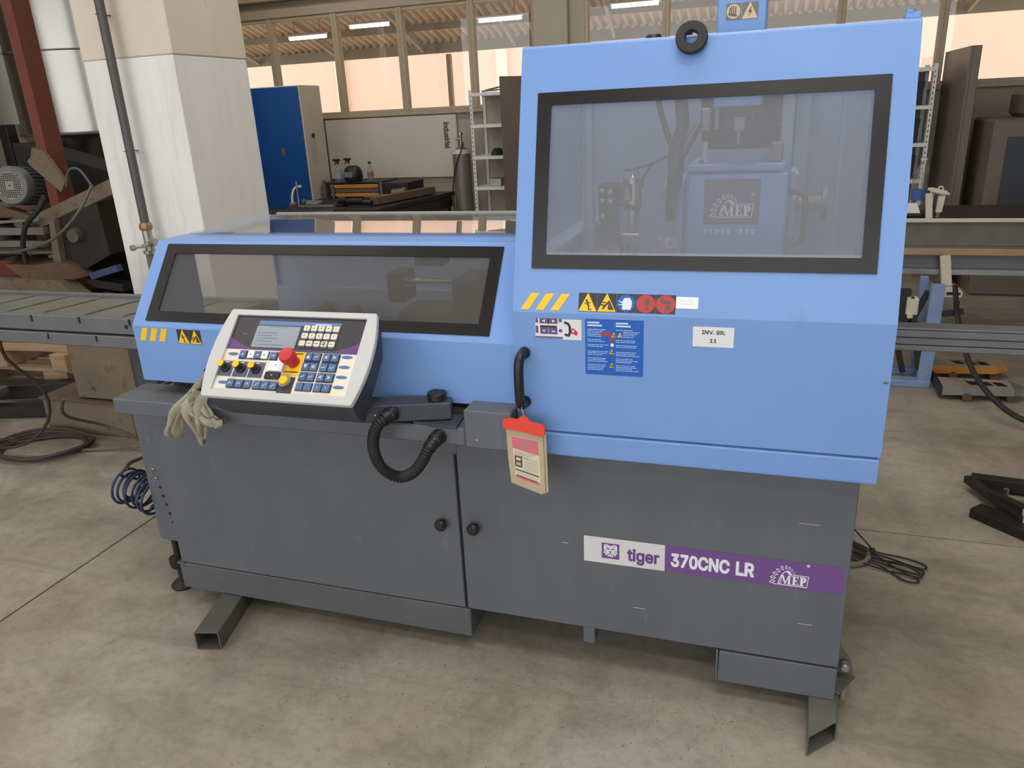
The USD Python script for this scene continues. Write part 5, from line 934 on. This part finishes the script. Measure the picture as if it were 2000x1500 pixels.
part(BSd, 'bracket', [cbox(2.68, 2.74, 2.84, 2.9, .42, .52, .006), cyl((2.70, 2.83, .41), (2.70, 2.83, .43), .016, 10)], CREAMP)
parts(BSd, 'mid_rail', [bar((2.3, 2.9, .24), (2.80, 2.9, .235), .03, .02), bar((2.35, 2.87, .31), (2.6, 2.87, .30), .05, .05), bar((2.3, 2.93, .21), (2.78, 2.93, .20), .02, .02)], RUST)
solo('jack_bolt', [cyl((2.92, 2.8, .44), (2.92, 2.8, .52), .012, 10), bar((2.86, 2.82, .44), (2.96, 2.82, .46), .03, .03)], OILY, 'dark bolt fitting right of the blue stand', 'fitting')
solo('black_hose', tube(spline([(2.94, 3.0, .56), (2.92, 2.7, .42), (2.96, 2.45, .24), (3.06, 2.3, .12), (3.2, 2.24, .05), (3.42, 2.25, .02), (3.8, 2.3, .02)], 8), .014, 10), RUBBER, 'black hose curving from the right bench down across the pallet truck', 'hose')
PJ = thing('pallet_truck', 'worn orange pallet truck with two forks on the floor at the right', 'pallet truck')
for (y0, dy, mt) in ((3.0, 0, ORANGE), (2.63, 0, ALU)):
    pl = hull([(2.875, y0, .03), (3.22, y0, .045), (3.29, y0+.05, .055), (3.29, y0+.11, .055), (3.22, y0+.16, .045), (2.875, y0+.16, .03), (2.875, y0, .08), (3.22, y0, .08), (3.28, y0+.05, .075), (3.28, y0+.11, .075), (3.22, y0+.16, .08), (2.875, y0+.16, .08)])
    k_ = part(PJ, 'fork', pl, mt, 'orange sided fork' if mt is ORANGE else 'bare metal sided fork')
    part(k_, 'top_skin', hull([(2.875, y0+.003, .0802), (3.22, y0+.003, .0802), (3.22, y0+.157, .0802), (2.875, y0+.157, .0802), (2.875, y0+.003, .0815), (3.22, y0+.003, .0815), (3.22, y0+.157, .0815), (2.875, y0+.157, .0815)]), FORKP)
    parts(k_, 'slot', [hull([(q, y0+.05, .0816), (q+.05, y0+.05, .0816), (q+.03, y0+.11, .0816), (q-.02, y0+.11, .0816), (q, y0+.05, .0822), (q+.05, y0+.05, .0822), (q+.03, y0+.11, .0822), (q-.02, y0+.11, .0822)]) for q in (3.02, 3.085, 3.15)], BLACK)
    parts(k_, 'roller', [cyl((3.0, y0-.008, .024), (3.0, y0+.03, .024), .024, 16), cyl((3.22, y0+.02, .026), (3.22, y0+.14, .026), .026, 14)], RUST)
part(PJ, 'cross_frame', cbox(2.86, 2.874, 2.62, 3.17, .03, .079, .003), OILY)
t = thing('steel_jig', 'black angular steel jig lying on the floor at the right edge', 'jig')
part(t, 'bar', bar((2.78, 1.53, .05), (2.90, 1.20, .05), .035, .03), OILY); part(t, 'bar', bar((2.765, 1.30, .022), (3.05, 1.02, .022), .075, .04), OILY)
part(t, 'bar', bar((2.80, 1.55, .035), (3.2, 1.50, .035), .05, .05), OILY); part(t, 'bar', bar((2.86, 1.36, .025), (3.05, 1.38, .025), .06, .02), GUNMETAL)
part(t, 'bar', bar((2.82, 1.36, .075), (3.05, 1.06, .075), .03, .03), OILY)
part(t, 'pin', cyl((2.89, 1.40, .03), (2.89, 1.40, .08), .01, 10), STEEL); part(t, 'pale_block', cbox(2.9, 2.93, 1.19, 1.22, .04, .09, .003), WHITEP)
wl = []
for k_, (ex, ey) in enumerate(((2.515, .84), (2.50, .80), (2.475, .745), (2.49, .78))):
    wl.append(tube(spline([(2.10, 1.02, .05), (2.27, .93-.012*k_, .03), (2.36, .90-.016*k_, .012), (ex-.06, ey+.045, .008+.004*k_), (ex, ey+.012, .008), (ex-.008, ey-.014, .008), (ex-.05, ey-.004, .008), (2.36, .85-.02*k_, .01), (2.24, .90-.02*k_, .02), (2.1, .98, .04)], 7), .0032, 6))
wl.append(tube(spline([(2.14, 1.08, .16), (2.25, 1.03, .07), (2.335, .93, .02), (2.345, .90, .016), (2.33, .895, .012)], 7), .003, 6)); wl.append(tube(spline([(2.335, .915, .012), (2.35, .905, .02), (2.345, .885, .02), (2.33, .895, .01)], 4), .005, 6))
solo('wire_loops', wl, RUBBER, 'tied loops of thin black wire on the floor behind the right end of the cabinet', 'wire')
solo('curved_scrap', [torus(Fr((2.245, .875, .010), (1, 0, 0), (0, 1, 0)), .085, .010, 40, 8), Fr((2.245, .875, .002), (1, 0, 0), (0, 1, 0)).cyl(0, 0, 0, .006, .083, 32)], DUSTY, 'dusty round lid on the floor beside the wire loops', 'lid')
# grit swept along the front of the machine
r2 = np.random.default_rng(5); gr = []
for k_ in range(420):
    xx = r2.uniform(.6, 1.9); yy = -.05-abs(r2.normal(0, .22)); 
    if xx > 1.9 or (1.0 > xx and yy > .0): continue
    s_ = r2.uniform(.0008, .0024); m_ = trimesh.creation.icosahedron(); m_.apply_scale([s_, s_*r2.uniform(.6, 1.4), s_*.6]); m_.apply_translation([xx, yy, s_*.4]); gr.append(m_)
solo('grit', gr, DIRT, 'loose grit and crumbs scattered on the floor in front of the saw', 'grit', kind='stuff')
